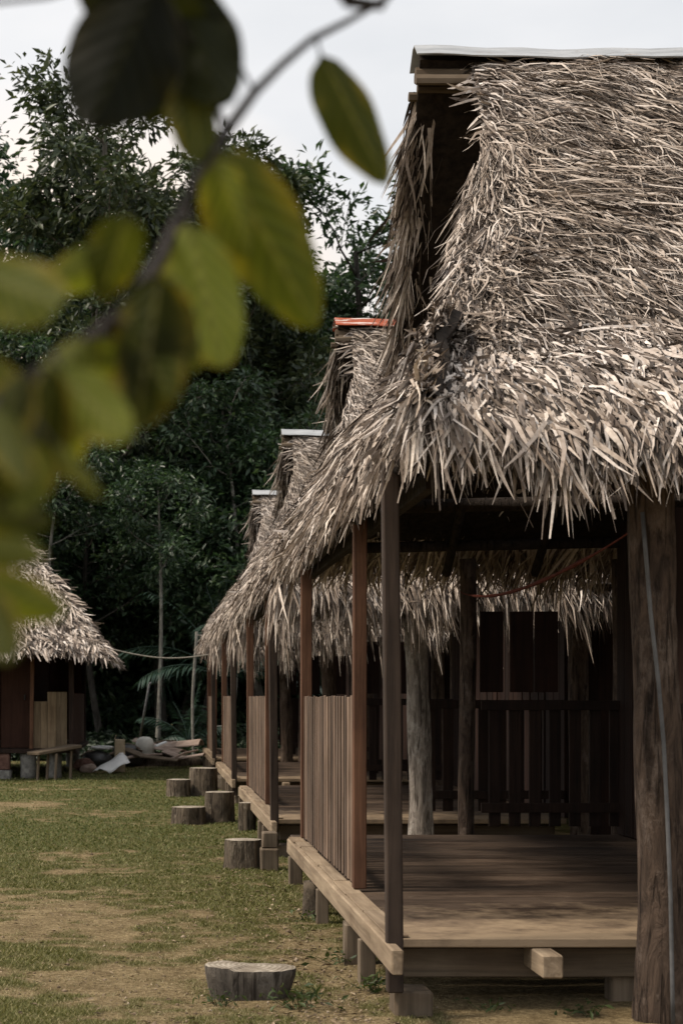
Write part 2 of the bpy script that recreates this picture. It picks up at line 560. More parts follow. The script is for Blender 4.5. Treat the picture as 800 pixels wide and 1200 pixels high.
def sheet(mb, surf, na, nb, thick=0.05, inward=0.05):
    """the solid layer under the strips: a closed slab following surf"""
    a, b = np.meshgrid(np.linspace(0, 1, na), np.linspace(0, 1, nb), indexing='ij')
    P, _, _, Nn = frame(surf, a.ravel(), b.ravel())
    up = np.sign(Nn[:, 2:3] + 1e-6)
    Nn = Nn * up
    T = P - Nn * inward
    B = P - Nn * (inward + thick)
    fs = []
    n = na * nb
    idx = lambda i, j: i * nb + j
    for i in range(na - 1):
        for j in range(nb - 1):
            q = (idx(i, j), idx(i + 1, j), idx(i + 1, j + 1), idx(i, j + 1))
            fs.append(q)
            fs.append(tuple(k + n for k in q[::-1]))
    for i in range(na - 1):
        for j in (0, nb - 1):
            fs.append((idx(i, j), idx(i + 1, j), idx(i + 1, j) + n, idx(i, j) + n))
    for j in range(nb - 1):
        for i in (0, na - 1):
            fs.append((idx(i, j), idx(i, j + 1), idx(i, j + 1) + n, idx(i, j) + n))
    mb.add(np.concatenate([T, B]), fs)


# ------------------------------------------------------------------ thatched hut roof
OFF = (2.0, 9.6, 0.0)      # the hut's base point, in the coordinates of the first hut
XMAX = 5.4
YR, ZR = 9.6, 4.86


def make_roof(parent, ridge_x, verge_x, cap_mat, seed, tag_wrap, drop=0.0):
    g = np.random.default_rng(seed)
    PU = np.array([0, 0.30, 0.56, 0.64, 0.82, 1.0])
    PD = np.array([0, 1.10, 2.08, 2.32, 2.80, 3.22])
    PZ = np.array([4.90, 3.86, 2.98, 2.82, 2.56, 2.32])
    VU = np.array([0, 0.16, 0.33, 0.5, 0.58, 1.0])
    VX = np.array([verge_x + .04, verge_x + 0.02, verge_x - 0.18, verge_x - 0.38, 1.27, 0.98])
    VXR = np.array([ridge_x + .03, ridge_x + 0.06, ridge_x + 0.12, ridge_x + 0.10, 1.34, 1.0])

    def front(w, u):
        vx = np.interp(u, VU, VX)
        X = vx + (XMAX - vx) * w
        d = np.interp(u, PU, PD)
        z = np.interp(u, PU, PZ)
        q = np.clip(1 - (X - vx) / 0.42, 0, 1) ** 2
        m = np.interp(u, [0.1, 0.25, 0.5, 0.75], [0, 1, 0.8, 0.15]) * tag_wrap
        Y = YR - d + 0.30 * q * m
        z = z - 0.10 * q * m + 0.035 * lump(X, u * 4.2) + 0.13 * np.clip((1.55 - X) / 0.6, 0, 1) * np.clip((u - .6) / .4, 0, 1)
        z = z - drop * np.clip((u - 0.6) / 0.4, 0, 1.2)
        return np.stack([X, Y - 0.02 * lump(X * 1.3, u * 5), z], -1)

    def rear(w, u):
        vx = np.interp(u, VU, VXR)
        X = vx + (XMAX - vx) * w
        d = np.interp(u, PU, PD * 0.955)
        z = np.interp(u, PU, PZ) + 0.12 * np.clip((u - .6) / .4, 0, 1)
        return np.stack([X, YR + d, z + 0.03 * lump(X + 5, u * 4.2)], -1)

    def skirt(v, s):
        y0 = 7.50 + (6.37 - 7.50) * s
        y1 = 11.55 + (12.55 - 11.55) * s
        Y = y0 + (y1 - y0) * v
        X = 1.29 + (0.99 - 1.29) * s - 0.03 * np.sin(np.pi * np.clip(s, 0, 1)) + 0.025 * lump(Y, s * 2)
        Z = 2.98 + (2.42 - 2.98) * s + 0.02 * lump(Y * 2, s) + 0.05 * np.clip(0.12 - v, 0, .12) / .12
        return np.stack([X, Y, Z], -1)

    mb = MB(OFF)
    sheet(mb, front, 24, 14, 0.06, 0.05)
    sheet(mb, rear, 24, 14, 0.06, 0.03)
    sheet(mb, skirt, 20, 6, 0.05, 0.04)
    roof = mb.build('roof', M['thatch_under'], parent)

    st = Strands(OFF)

    def lay(surf, a, b, ang, L, W, lift, droop, roll=0.55, curl=0.25, down_b=True):
        P, Ta, Tb, Nn = frame(surf, a, b)
        up = np.sign(Nn[:, 2:3] + 1e-6)
        Nn = Nn * up
        D = nrm(Tb * np.cos(ang)[:, None] + Ta * np.sin(ang)[:, None])
        n = len(a)
        P = P - Nn * g.uniform(0, 0.05, (n, 1))
        st.add(*ribbons(P, D, Nn, L, W, lift, droop, g.normal(0, roll, n), g.normal(0, 0.9, n), np.clip(g.normal(0, curl * 1.3, n), -.7, .7), 0.14))

    # front slope, upper part: thin strips leaning along the ridge
    n = 33000
    w = g.uniform(0, 1, n) ** 1.25
    u = np.where(g.uniform(0, 1, n) < 0.035, g.uniform(0.0, 0.03, n), g.uniform(0.01, 0.60, n))
    vx = np.interp(u, VU, VX)
    Xd = (XMAX - vx) * w
    wr = np.clip(1 - Xd / 0.34, 0, 1) * np.interp(u, [0.12, 0.22], [0, 1]) * tag_wrap
    base = R(40) * np.interp(u, [0, 0.35, 0.58], [1.1, 1.0, 0.8]) + 0.26 * lump(Xd * 1.5, u * 6)
    ang = base * (1 - wr) + R(-3) * wr + g.normal(0, R(9), n)
    far = np.interp(Xd, [1.6, 3.2], [1.0, 1.7])
    lay(front, w, u, ang, g.uniform(0.14, 0.38, n), g.uniform(0.004, 0.0125, n) * far, g.uniform(0.0, 0.24, n), g.uniform(0, 0.2, n), 0.6, 0.2)
    # kink band: loose pale tangle
    n = 4200
    w = g.uniform(0, 1, n) ** 1.3
    u = g.normal(0.575, 0.022, n)
    lay(front, w, u, g.normal(R(20), R(45), n), g.uniform(0.10, 0.26, n), g.uniform(0.009, 0.022, n), g.uniform(0.05, 0.4, n), g.uniform(0.3, 1.0, n), 0.9, 0.7)
    # lower part: broader strips hanging to the eave
    n = 15000
    w = g.uniform(0, 1, n) ** 1.3
    u = g.uniform(0.57, 0.97, n)
    vx = np.interp(u, VU, VX)
    Xd = (XMAX - vx) * w
    wr = np.clip(1 - Xd / 0.38, 0, 1)
    ang = R(27) * (1 - wr) + R(-20) * wr + 0.24 * lump(Xd * 1.7, u * 7) + g.normal(0, R(8), n)
    lay(front, w, u, ang, g.uniform(0.14, 0.34, n), g.uniform(0.007, 0.023, n), g.uniform(0.0, 0.24, n), g.uniform(0.2, 0.8, n), 0.65, 0.25)
    # rear slope
    n = 9000
    w = g.uniform(0.03, 1, n)
    u = g.uniform(0.04, 0.98, n)
    lay(rear, w, u, g.normal(R(-15), R(22), n), g.uniform(0.22, 0.42, n), g.uniform(0.02, 0.036, n), g.uniform(0.02, 0.18, n), g.uniform(0, 0.2, n))
    # rear verge: long strips hanging off the gable edge
    n = 900
    w = np.abs(g.normal(0, 0.018, n))
    u = g.uniform(0.04, 0.6, n)
    lay(rear, w, u, g.normal(R(-20), R(12), n), g.uniform(0.14, 0.34, n), g.uniform(0.010, 0.024, n), g.uniform(-0.25, 0.02, n), g.uniform(0.3, 0.7, n), 0.55, 0.12)
    # front verge above the wrapped corner
    n = 260
    w = np.abs(g.normal(0, 0.01, n))
    u = g.uniform(0.0, 0.17, n)
    lay(front, w, u, g.normal(R(80), R(16), n) * np.sign(g.uniform(-0.2, 1, n)), g.uniform(0.1, 0.2, n), g.uniform(0.012, 0.022, n), g.uniform(-0.05, 0.12, n), g.uniform(0, 0.2, n))
    # skirt
    n = 14000
    v = g.uniform(0, 1, n)
    s = g.uniform(-0.05, 0.97, n)
    ang = R(-26) * np.clip(1 - v / 0.25, 0, 1) + g.normal(R(-6), R(12), n)
    lay(skirt, v, s, ang, g.uniform(0.14, 0.34, n), g.uniform(0.007, 0.019, n), g.uniform(0.0, 0.22, n), g.uniform(0.0, 0.35, n))
    # top edge of the skirt, laid along it below the gable opening
    n = 420
    v = g.uniform(0, 1, n)
    s = g.uniform(-0.12, 0.12, n)
    lay(skirt, v, s, g.normal(R(-35), R(30), n), g.uniform(0.15, 0.3, n), g.uniform(0.014, 0.026, n), g.uniform(0.0, 0.25, n), g.uniform(0.1, 0.4, n))
    st.build('thatch', M['thatch'], roof)

    # hanging leaves along the eaves
    fr = Strands(OFF)
    st = fr
    n = 6400
    w = g.uniform(0, 1, n) ** 1.3
    u = g.uniform(0.84, 1.0, n)
    vx = np.interp(u, VU, VX)
    Xd = (XMAX - vx) * w
    wr = np.clip(1 - Xd / 0.3, 0, 1)
    ang = R(24) * (1 - wr) + R(-8) * wr + 0.2 * lump(Xd * 4, Xd * 2) + g.normal(0, R(8), n)
    long_ = np.where(g.uniform(0, 1, n) < 0.05, 1.45, 1.0) * (0.85 + 0.3 * lump(Xd * 4, Xd))
    lay(front, w, u, ang, np.minimum(g.uniform(0.09, 0.235, n) * long_, 0.30) * (1.35 if drop else 1.0), g.uniform(0.008, 0.027, n), g.uniform(-0.25, 0.12, n), g.uniform(0.5, 1.25, n) * (1.3 if drop else 1), 0.6, 0.22 if not drop else .15)
    n = 2600
    w = g.uniform(0, 1, n)
    u = g.uniform(0.88, 1.0, n)
    lay(rear, w, u, g.normal(0, R(12), n), g.uniform(0.2, 0.38, n), g.uniform(0.012, 0.03, n), g.uniform(-0.2, 0.1, n), g.uniform(0.4, 0.9, n), 0.7)
    n = 4200
    v = g.uniform(0, 1, n)
    s = g.uniform(0.75, 1.0, n)
    ang = R(-30) * np.clip(1 - v / 0.2, 0, 1) + g.normal(R(-4), R(13), n)
    long_ = np.where(g.uniform(0, 1, n) < 0.12, 1.5, 1.0)
    lay(skirt, v, s, ang, g.uniform(0.13, 0.27, n) * long_, g.uniform(0.008, 0.025, n), g.uniform(0.0, 0.25, n), g.uniform(0.0, 0.4, n), 0.8, 0.35)
    fr.build('leaf_fringe', M['fringe'], roof)

    # ridge: rolled thatch under a bent metal strip
    mb = MB(OFF)
    mb.tube([(ridge_x + 0.01, YR, 4.79), (XMAX, YR, 4.79)], 0.045, 10, noise_=0.15)
    for k in range(5):
        y = YR - 0.13 + 0.065 * k
        mb.tube([(ridge_x + random.uniform(-.02, .05), y, 4.775 - abs(k - 2) * 0.03), (ridge_x + .6, y, 4.775 - abs(k - 2) * 0.03)], 0.028, 6, noise_=0.2)
    mb.build('ridge_roll', M['joist'], roof)
    mb = MB(OFF)
    xs = np.linspace(ridge_x - 0.0, XMAX, 40)
    prof = [(-0.15, 4.855), (-0.14, 4.862), (-0.03, 4.945), (0.03, 4.945), (0.14, 4.862), (0.15, 4.855)]
    vs, fs = [], []
    for i, x in enumerate(xs):
        sag = 0.006 * math.sin(x * 5.0) + 0.004 * math.sin(x * 13.0) - 0.010 * (x - 1.5)
        for y, z in prof:
            vs.append((x, YR + y, z + sag + random.uniform(-.002, .002)))
        for y, z in prof:
            vs.append((x, YR + y * 0.96, z + sag - 0.006))
    K = len(prof)
    for i in range(len(xs) - 1):
        for k in range(K - 1):
            a = i * 2 * K + k
            fs.append((a, a + 2 * K, a + 2 * K + 1, a + 1))
            a += K
            fs.append((a, a + 1, a + 2 * K + 1, a + 2 * K))
        a = i * 2 * K
        fs.append((a, a + K, a + 3 * K, a + 2 * K))
        a += K - 1
        fs.append((a, a + 2 * K, a + 3 * K, a + K))
    for i in (0, len(xs) - 1):
        a = i * 2 * K
        for k in range(K - 1):
            fs.append((a + k, a + k + 1, a + K + k + 1, a + K + k))
    mb.add(vs, fs)
    mb.build('ridge_cap', cap_mat, roof)
    return roof


def log_pts(x, y, z0, z1, wob=0.012, n=14, lean=(0, 0)):
    ph = random.uniform(0, 6)
    return [(x + wob * math.sin(ph + 5 * t) + lean[0] * t, y + wob * math.cos(ph + 4 * t) + lean[1] * t, z0 + (z1 - z0) * t) for t in np.linspace(0, 1, n)]


def make_hut_body(root):
    def box(name, mat, *a, **k):
        mb = MB(OFF)
        mb.box(*a, **k)
        return mb.build(name, M[mat], root)
    # floor boards laid across, ends showing at the yard side
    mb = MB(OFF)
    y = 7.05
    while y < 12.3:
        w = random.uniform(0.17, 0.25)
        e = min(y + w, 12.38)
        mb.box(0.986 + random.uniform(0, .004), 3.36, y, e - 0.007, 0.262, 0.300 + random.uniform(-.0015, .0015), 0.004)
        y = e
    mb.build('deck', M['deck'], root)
    mb = MB(OFF)
    mb.box(0.937, 0.983, 6.72, 12.0, 0.2, 0.3025, 0.006, 0.002)
    mb.build('edge_beam', M['beam'], root)
    # pale boards capping the yard-side edge, their joints showing
    mb = MB(OFF)
    y = 7.06
    while y < 11.95:
        e = min(y + random.uniform(0.25, 0.9), 11.97)
        mb.box(0.955 + random.uniform(-.014, .014), 1.045 + random.uniform(-.01, .01), y, e - 0.005, 0.3045, 0.314 + random.uniform(-.002, .002), 0.002)
        y = e
    mb.build('edge_board', M['beam'], root)
    # joists
    box('joist', 'joist', 1.035, 3.3, 7.20, 7.26, 0.115, 0.24, 0.005)
    box('joist', 'joist', 1.0, 3.3, 9.6, 9.68, 0.13, 0.258, 0.005)
    box('joist', 'joist', 1.0, 3.3, 12.2, 12.28, 0.13, 0.258, 0.005)
    box('joist_end', 'beam', 1.56, 1.645, 6.86, 7.6, 0.165, 0.2585, 0.006)
    # posts on the yard side
    mb = MB(OFF); mb.bar((0.978, 6.93, 0.10), (0.955, 6.91, 2.27), 0.066, 0.07, 0.006, (0, 1, 0)); mb.build('post', M['post_grey'], root)
    mb = MB(OFF); mb.bar((1.052, 8.74, 0.317), (1.055, 8.74, 2.27), 0.068, 0.068, 0.005, (0, 1, 0)); mb.build('post', M['post_brown'], root)
    mb = MB(OFF); mb.bar((1.06, 11.86, 0.317), (1.06, 11.86, 2.26), 0.075, 0.075, 0.005, (0, 1, 0)); mb.build('post', M['post_brown'], root)
    # slatted railing between the second and third post
    mb = MB(OFF)
    y = 8.86
    while y < 11.78:
        mb.box(1.042 + random.uniform(-.002, .002), 1.052, y, y + random.uniform(0.052, 0.082), 0.32, 1.30 + random.uniform(-.006, .006), 0.004)
        y += 0.139
    mb.box(1.053, 1.085, 8.78, 11.82, 1.12, 1.18, 0.004)
    mb.box(1.053, 1.085, 8.78, 11.82, 0.45, 0.51, 0.004)
    mb.build('railing', M['rail'], root)
    # log posts under the gable
    mb = MB(OFF)
    P = log_pts(2.02, 6.80, -0.05, 2.30, 0.012, 26, (-0.03, 0.02))
    rad = [0.096 + 0.02 * max(0, 1 - t * 6) - 0.010 * t + 0.003 * math.sin(t * 17) for t in np.linspace(0, 1, 26)]
    mb.tube(P, rad, 22, noise_=0.06)
    mb.build('log_post', M['log'], root, True)
    mb = MB(OFF)
    mb.tube(log_pts(2.28, 12.42, -0.05, 2.30, 0.01, 20), 0.060, 14, noise_=0.05)
    mb.build('log_post', M['log'], root, True)
    for (x, y) in ((3.45, 7.0), (3.42, 12.45)):
        mb = MB(OFF)
        mb.tube(log_pts(x, y, -0.05, 2.30, 0.01, 16), 0.08, 12, noise_=0.05)
        mb.build('log_post', M['log'], root, True)
    # railings of the inner bays
    for (yy, x0) in ((12.33, 2.36), (7.12, 2.16)):
        mb = MB(OFF)
        x = x0 + 0.06
        while x < 3.3:
            mb.box(x, x + 0.085, yy, yy + 0.022, 0.36, 1.27, 0.003)
            x += 0.145
        mb.box(x0, 3.36, yy - 0.028, yy - 0.002, 0.46, 0.53, 0.003)
        mb.box(x0, 3.36, yy - 0.028, yy - 0.002, 1.20, 1.27, 0.003)
        mb.build('railing', M['rail_dark'], root)
    # board wall of the room behind the porch, with slits
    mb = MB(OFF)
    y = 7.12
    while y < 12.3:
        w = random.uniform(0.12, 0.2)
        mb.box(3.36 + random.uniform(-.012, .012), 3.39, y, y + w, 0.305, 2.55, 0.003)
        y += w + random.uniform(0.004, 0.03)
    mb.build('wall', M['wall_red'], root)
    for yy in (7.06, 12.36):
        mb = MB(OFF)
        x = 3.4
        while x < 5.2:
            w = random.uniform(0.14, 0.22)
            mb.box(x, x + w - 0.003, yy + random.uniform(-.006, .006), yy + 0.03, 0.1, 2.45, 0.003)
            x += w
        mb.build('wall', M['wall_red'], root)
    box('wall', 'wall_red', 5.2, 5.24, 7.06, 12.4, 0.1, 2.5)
    # hinged shutter boards hung in the rear bay
    mb = MB(OFF)
    for x in (2.38, 2.60, 2.78):
        mb.box(x, x + 0.17, 12.46, 12.485, 1.33, 1.92, 0.003)
    mb.build('shutter', M['wall_red'], root)
    # plates, rafters and tie poles
    mb = MB(OFF); mb.tube([(0.965, 6.46, 2.225), (1.03, 7.5, 2.2), (1.07, 12.5, 2.2)], 0.028, 12); mb.build('eave_pole', M['pole'], root, True)
    for yy in (7.0, 9.6, 12.3):
        mb = MB(OFF); mb.tube([(1.1, yy, 2.36), (3.2, yy + .02, 2.41), (5.3, yy, 2.40)], 0.04, 10, noise_=.05); mb.build('tie_beam', M['pole'], root, True)
    mb = MB(OFF); mb.bar((1.14, 7.0, 2.19), (1.14, 12.4, 2.19), 0.05, 0.08); mb.build('wall_plate', M['pole'], root)
    for x in (2.15, 2.8, 3.5, 4.2, 4.9):
        for sgn in (-1, 1):
            mb = MB(OFF)
            mb.tube([(x, YR + sgn * 0.02, 4.66), (x, YR + sgn * 2.05, 2.80), (x, YR + sgn * 2.95, 2.20)], 0.032, 7)
            mb.build('rafter', M['pole'], root, True)
    # supports under the yard edge
    box('support', 'support', 0.985, 1.14, 6.96, 7.16, -0.02, 0.098, 0.012, jit=0.004)
    box('support', 'support', 0.93, 1.005, 7.72, 7.80, -0.03, 0.198, 0.006, jit=0.003)
    box('support', 'support', 0.925, 1.03, 8.26, 8.38, -0.03, 0.198, 0.008, jit=0.004)
    box('support', 'support', 0.93, 1.0, 9.72, 9.8, -0.03, 0.198, 0.006, jit=0.003)
    mb = MB(OFF); mb.tube(log_pts(0.945, 10.15, -0.05, 0.198, 0.004, 6), 0.062, 12, noise_=.06); mb.build('support', M['stump'], root, True)
    box('support', 'support', 0.93, 1.02, 11.7, 11.8, -0.03, 0.198, 0.006, jit=0.003)
    for x in (2.0, 3.2):
        for y in (7.3, 9.7, 12.1):
            box('support', 'support', x - .06, x + .06, y - .06, y + .06, -0.03, 0.1145 if y < 8 else 0.129, 0.006)


HUTG = 'thatched huts in a row along the yard'
hut = empty('thatched_hut', OFF)
tag(hut, 'nearest thatched hut on the right with open porch and pale metal ridge strip', 'hut', HUTG)
make_hut_body(hut)
body_parts = list(hut.children)
make_roof(hut, 1.46, 1.73, M['metal'], 5, 1.0)

PITCH = 6.85
hut2 = empty('thatched_hut', (OFF[0], OFF[1] + PITCH, 0))
tag(hut2, 'second thatched hut in the row, with the rusty red and white ridge strip', 'hut', HUTG)
for ch in body_parts:
    copy_tree(ch, hut2)
r2 = make_roof(hut2, 1.74, 1.84, M['metal'], 8, 0.5, 0.13)
for ch in r2.children:
    if ch.name.startswith('ridge_cap'):
        ch.material_slots[0].link = 'OBJECT'
        ch.material_slots[0].material = M['rusty']
for ch in hut2.children:
    # the second hut's front log is pale and peeling
    if ch.data.name == 'log_post':
        ch.material_slots[0].link = 'OBJECT'
        ch.material_slots[0].material = M['log_pale']
        tag(ch, 'pale peeling log post')
        ch.location.x = 0.11
        break
for k, lab in ((2, 'third thatched hut in the row, white ridge strip just above the second hut\'s eave'),
               (3, 'farthest thatched hut in the row, next to the forest edge and clothesline')):
    h = copy_tree(hut2)
    h.location = (OFF[0], OFF[1] + PITCH * k, 0)
    tag(h, lab)
    for ch in h.children:
        if ch.name.startswith('log_post') and 'label' in ch:
            ch.material_slots[0].material = M['log']
            del ch['label']
        for c2 in ch.children:
            if c2.name.startswith('ridge_cap'):
                c2.material_slots[0].material = M['metal']

# cable down the near log post, hammock end
mb = MB()
P = [at(752, 600, 6.66), at(757, 660, 6.68), at(762, 720, 6.68), at(771, 800, 6.685), at(777, 870, 6.685), at(781, 950, 6.68), at(785, 1050, 6.675), at(787, 1150, 6.67), at(788, 1200, 6.655)]
mb.tube(P, 0.0085, 8)
tag(mb.build('cable', M['cable'], None, True), 'thin grey cable running down the rough log post of the nearest hut', 'cable')
mb = MB()
a, b = np.array([1.94, 6.85, 1.985]), np.array([2.22, 12.36, 2.06])
pts, rad = [], []
for t in np.linspace(0, 1, 40):
    p = a + (b - a) * t
    p = p + np.array([-0.05 * math.sin(math.pi * t), 0, -0.13 * math.sin(math.pi * t) ** 0.8])
    pts.append(p)
    rad.append(0.004 + 0.006 * max(0, min(1, (t - 0.08) * 8, (0.92 - t) * 8)) * (0.85 + 0.3 * math.sin(t * 40)))
mb.tube(pts, rad, 9, noise_=0.25)
tag(mb.build('hammock', M['hammock'], None, True), 'gathered red brown hammock slung from the log post of the nearest hut', 'hammock')


# ------------------------------------------------------------------ the hut across the yard
def make_left_hut():
    off = (-3.6, 29.5, 0)
    root = empty('thatched_hut', off)
    tag(root, 'thatched hut across the yard at the left edge, dark red door and half wall', 'hut')
    g = np.random.default_rng(3)
    XL = -6.6

    def front(w, u):
        vx = -3.0 + 2.25 * u
        X = vx + (XL - vx) * w
        return np.stack([X, 29.5 - 3.2 * u, 5.02 - 2.98 * u - 0.06 * np.sin(np.pi * u) - 0.06 * np.clip((X + 1.2) / .6, 0, 1) * u + 0.03 * lump(X, u * 4)], -1)

    def rear(w, u):
        vx = -3.0 + 2.25 * u
        X = vx + (XL - vx) * w
        return np.stack([X, 29.5 + 3.2 * u, 5.02 - 2.98 * u - 0.06 * np.sin(np.pi * u)], -1)

    def end(v, u):
        X = -3.0 + 2.25 * u
        return np.stack([X, 29.5 + (v - 0.5) * 6.4 * np.maximum(u, 0.01), 5.02 - 2.98 * u - 0.06 * np.sin(np.pi * u)], -1)
    mb = MB(off)
    for s_, a_ in ((front, 20), (rear, 20), (end, 14)):
        sheet(mb, s_, a_, 12, 0.06, 0.05)
    roof = mb.build('roof', M['thatch_under'], root)
    st = Strands(off)

    def lay(surf, n, a, b, ang, L, W, lift, droop):
        P, Ta, Tb, Nn = frame(surf, a, b)
        Nn = Nn * np.sign(Nn[:, 2:3] + 1e-6)
        D = nrm(Tb * np.cos(ang)[:, None] + Ta * np.sin(ang)[:, None])
        st.add(*ribbons(P, D, Nn, L, W, lift, droop, g.normal(0, .5, n), g.normal(0, .6, n), g.normal(0, .25, n), .15))
    for s_, n in ((front, 9000), (rear, 2500), (end, 4500)):
        lay(s_, n, g.uniform(0, 1, n) if s_ is not front else g.uniform(0, 1, n) ** 1.3, g.uniform(0, 0.97, n) ** 0.8, g.normal(0, R(20), n), g.uniform(.22, .45, n), g.uniform(.025, .045, n), g.uniform(.02, .2, n), g.uniform(0, .25, n))
    for s_, n in ((front, 1300), (end, 600)):
        lay(s_, n, g.uniform(0, 1, n), g.uniform(.9, 1, n), g.normal(0, R(20), n), g.uniform(.15, .28, n), g.uniform(.03, .05, n), g.uniform(0, .25, n), g.uniform(.1, .6, n))
    n = 700
    lay(front, n, np.abs(g.normal(0, .02, n)), g.uniform(0, 1, n), g.normal(R(-25), R(20), n), g.uniform(.2, .4, n), g.uniform(.025, .045, n), g.uniform(.05, .3, n), g.uniform(0, .3, n))
    st.build('thatch', M['thatch'], roof)

    def box(name, mat, *a, **k):
        mb = MB(off); mb.box(*a, **k); return mb.build(name, M[mat], root)
    box('deck', 'rail_dark', -6.3, -1.22, 26.95, 32.0, 0.40, 0.47, 0.006)
    # porch post, corner posts
    mb = MB(off); mb.bar((-1.93, 26.98, 0.471), (-1.905, 26.98, 2.2), 0.06, 0.06, .005, (0, 1, 0)); mb.build('post', M['post_brown'], root)
    for (x, y) in ((-1.30, 27.06), (-1.30, 31.9), (-6.1, 27.06), (-6.1, 31.9), (-4.2, 27.06)):
        mb = MB(off); mb.bar((x, y, 0.471), (x, y, 2.3), 0.08, 0.08, .006, (0, 1, 0)); mb.build('post', M['rail_dark'], root)
    mb = MB(off)
    x = -1.90
    while x < -1.38:
        w = random.uniform(.1, .15)
        mb.box(x, min(x + w - .003, -1.37), 27.05, 27.075, 0.475, 1.37 if x > -1.68 else 1.22, .003)
        x += w
    mb.build('half_wall', M['half_wall'], root)
    d = box('door', 'door_red', -2.44, -1.97, 27.3, 27.34, 0.475, 2.2, .006)
    mb = MB(off); mb.tube([(-2.05, 27.28, 1.25), (-2.05, 27.24, 1.25), (-2.05, 27.24, 1.33)], .012, 6); mb.build('handle', M['black'], d)
    mb = MB(off)
    x = -6.1
    while x < -2.46:
        w = random.uniform(.13, .2)
        mb.box(x, min(x + w - .003, -2.455), 27.28, 27.32, .475, 2.3, .003)
        x += w
    mb.build('wall', M['rail_dark'], root)
    box('wall', 'door_red', -1.33, -1.29, 27.12, 31.85, .475, 1.35, .004)
    box('wall', 'door_red', -6.1, -1.34, 31.86, 31.9, .475, 2.3, .004)
    box('wall', 'door_red', -6.14, -6.1, 27.1, 31.86, .475, 2.3, .004)
    box('wall', 'door_red', -1.96, -1.93, 27.1, 31.8, .475, 2.2, .004)
    mb = MB(off); mb.tube([(-6.4, 26.9, 2.14), (-1.1, 26.9, 2.14)], .05, 8); mb.build('eave_pole', M['pole'], root, True)
    mb = MB(off); mb.tube([(-1.2, 26.6, 2.14), (-1.2, 32.3, 2.14)], .05, 8); mb.build('eave_pole', M['pole'], root, True)
    for (x, y, r, mt) in ((-1.99, 27.15, .13, 'concrete'), (-1.57, 27.2, .11, 'concrete'), (-3.6, 27.1, .13, 'concrete'), (-1.5, 31.8, .13, 'concrete'), (-5.5, 27.1, .13, 'concrete')):
        mb = MB(off); mb.tube(log_pts(x, y, -.03, .398, .003, 6), r, 14, noise_=.04); mb.build('foundation_block', M[mt], root, True)
    box('foundation_block', 'block_red', -2.62, -2.27, 26.98, 27.25, .13, .398, .02, jit=.008)
    box('foundation_block', 'concrete', -2.66, -2.25, 26.94, 27.3, -.03, .13, .02, jit=.008)
    return root


make_left_hut()
# plank bench in front of it
mb = MB((-1.55, 26.6, 0))
bench = empty('plank_bench', (-1.55, 26.6, 0))
tag(bench, 'low tilted plank bench in front of the half wall of the hut across the yard', 'bench')
mb.bar((-1.86, 26.35, .415), (-1.22, 26.85, .52), .34, .05, .008)
mb.build('seat', M['joist'], bench)
for (x, y, h) in ((-1.52, 26.42, .44), (-1.30, 26.68, .48), (-1.8, 26.5, .40), (-1.66, 26.62, .43)):
    mb = MB((-1.55, 26.6, 0)); mb.tube([(x, y, -.02), (x + .02, y, h - .03)], .022, 8); mb.build('leg', M['support'], bench)


# ------------------------------------------------------------------ stumps in the yard
def stump(px, base_y, width_px, h, label, mat='stump', lean=0.0):
    Y = EYE * FPX / (base_y - 816)
    x = (px - 180) * Y / FPX
    r = width_px * Y / FPX / 2
    g = np.random.default_rng(int(px * 7 + base_y))
    Y += r
    sides, rings = 56, 9
    a = np.linspace(0, 2 * np.pi, sides, endpoint=False)
    prof = 1 + 0.05 * np.sin(2 * a + g.uniform(0, 6)) + 0.03 * np.sin(5 * a + g.uniform(0, 6)) + g.normal(0, 0.010, sides) - 0.035 * (g.uniform(0, 1, sides) < .14)
    vs, fs = [], []
    for i in range(rings):
        t = i / (rings - 1)
        rr = r * (1.06 - 0.06 * t + (0.05 * (1 - t * 5) if t < 0.2 else 0)) * (0.975 if i == rings - 1 else 1)
        for k in range(sides):
            q = rr * prof[k] * (1 + g.normal(0, 0.008))
            z = -0.04 + (h + 0.04) * t + (lean * math.cos(a[k]) * r if t > 0.5 else 0)
            vs.append((q * math.cos(a[k]), q * math.sin(a[k]), z))
    for i in range(rings - 1):
        for k in range(sides):
            k2 = (k + 1) % sides
            fs.append((i * sides + k, i * sides + k2, (i + 1) * sides + k2, (i + 1) * sides + k))
    mb = MB(); mb.add(vs, fs)
    o = mb.build('tree_stump', M[mat], None, True, (x, Y, 0))
    tag(o, label, 'stump', 'cut log stumps used as steps and seats')
    top = vs[-sides:]
    mb = MB()
    mid = [(p[0] * .5, p[1] * .5, p[2] + .006) for p in top]
    mb.add([(p[0], p[1], p[2]) for p in top] + mid + [(0, 0, h + .007)],
           [(k, (k + 1) % sides, sides + (k + 1) % sides, sides + k) for k in range(sides)] + [(sides + k, sides + (k + 1) % sides, 2 * sides) for k in range(sides)])
    mb.build('cut_top', M['cut'], o)
    return o


stump(286, 1019, 42, 0.215, 'stump right beside the grey step block at the second hut\'s corner')
stump(222, 967, 39, 0.175, 'low wide stump on the grass left of the taller stump by the second hut')
stump(257.5, 965, 34, 0.315, 'upright stump with the pale top, touching the second hut\'s deck side')
stump(210, 934, 29, 0.22, 'small short stump farthest left, on the grass near the third hut')
stump(239, 933, 33, 0.36, 'tallest and widest stump, farthest back by the pale pole', 'stump')
stump(289, 974, 18, 0.27, 'narrow stump under the edge of the second hut\'s deck')

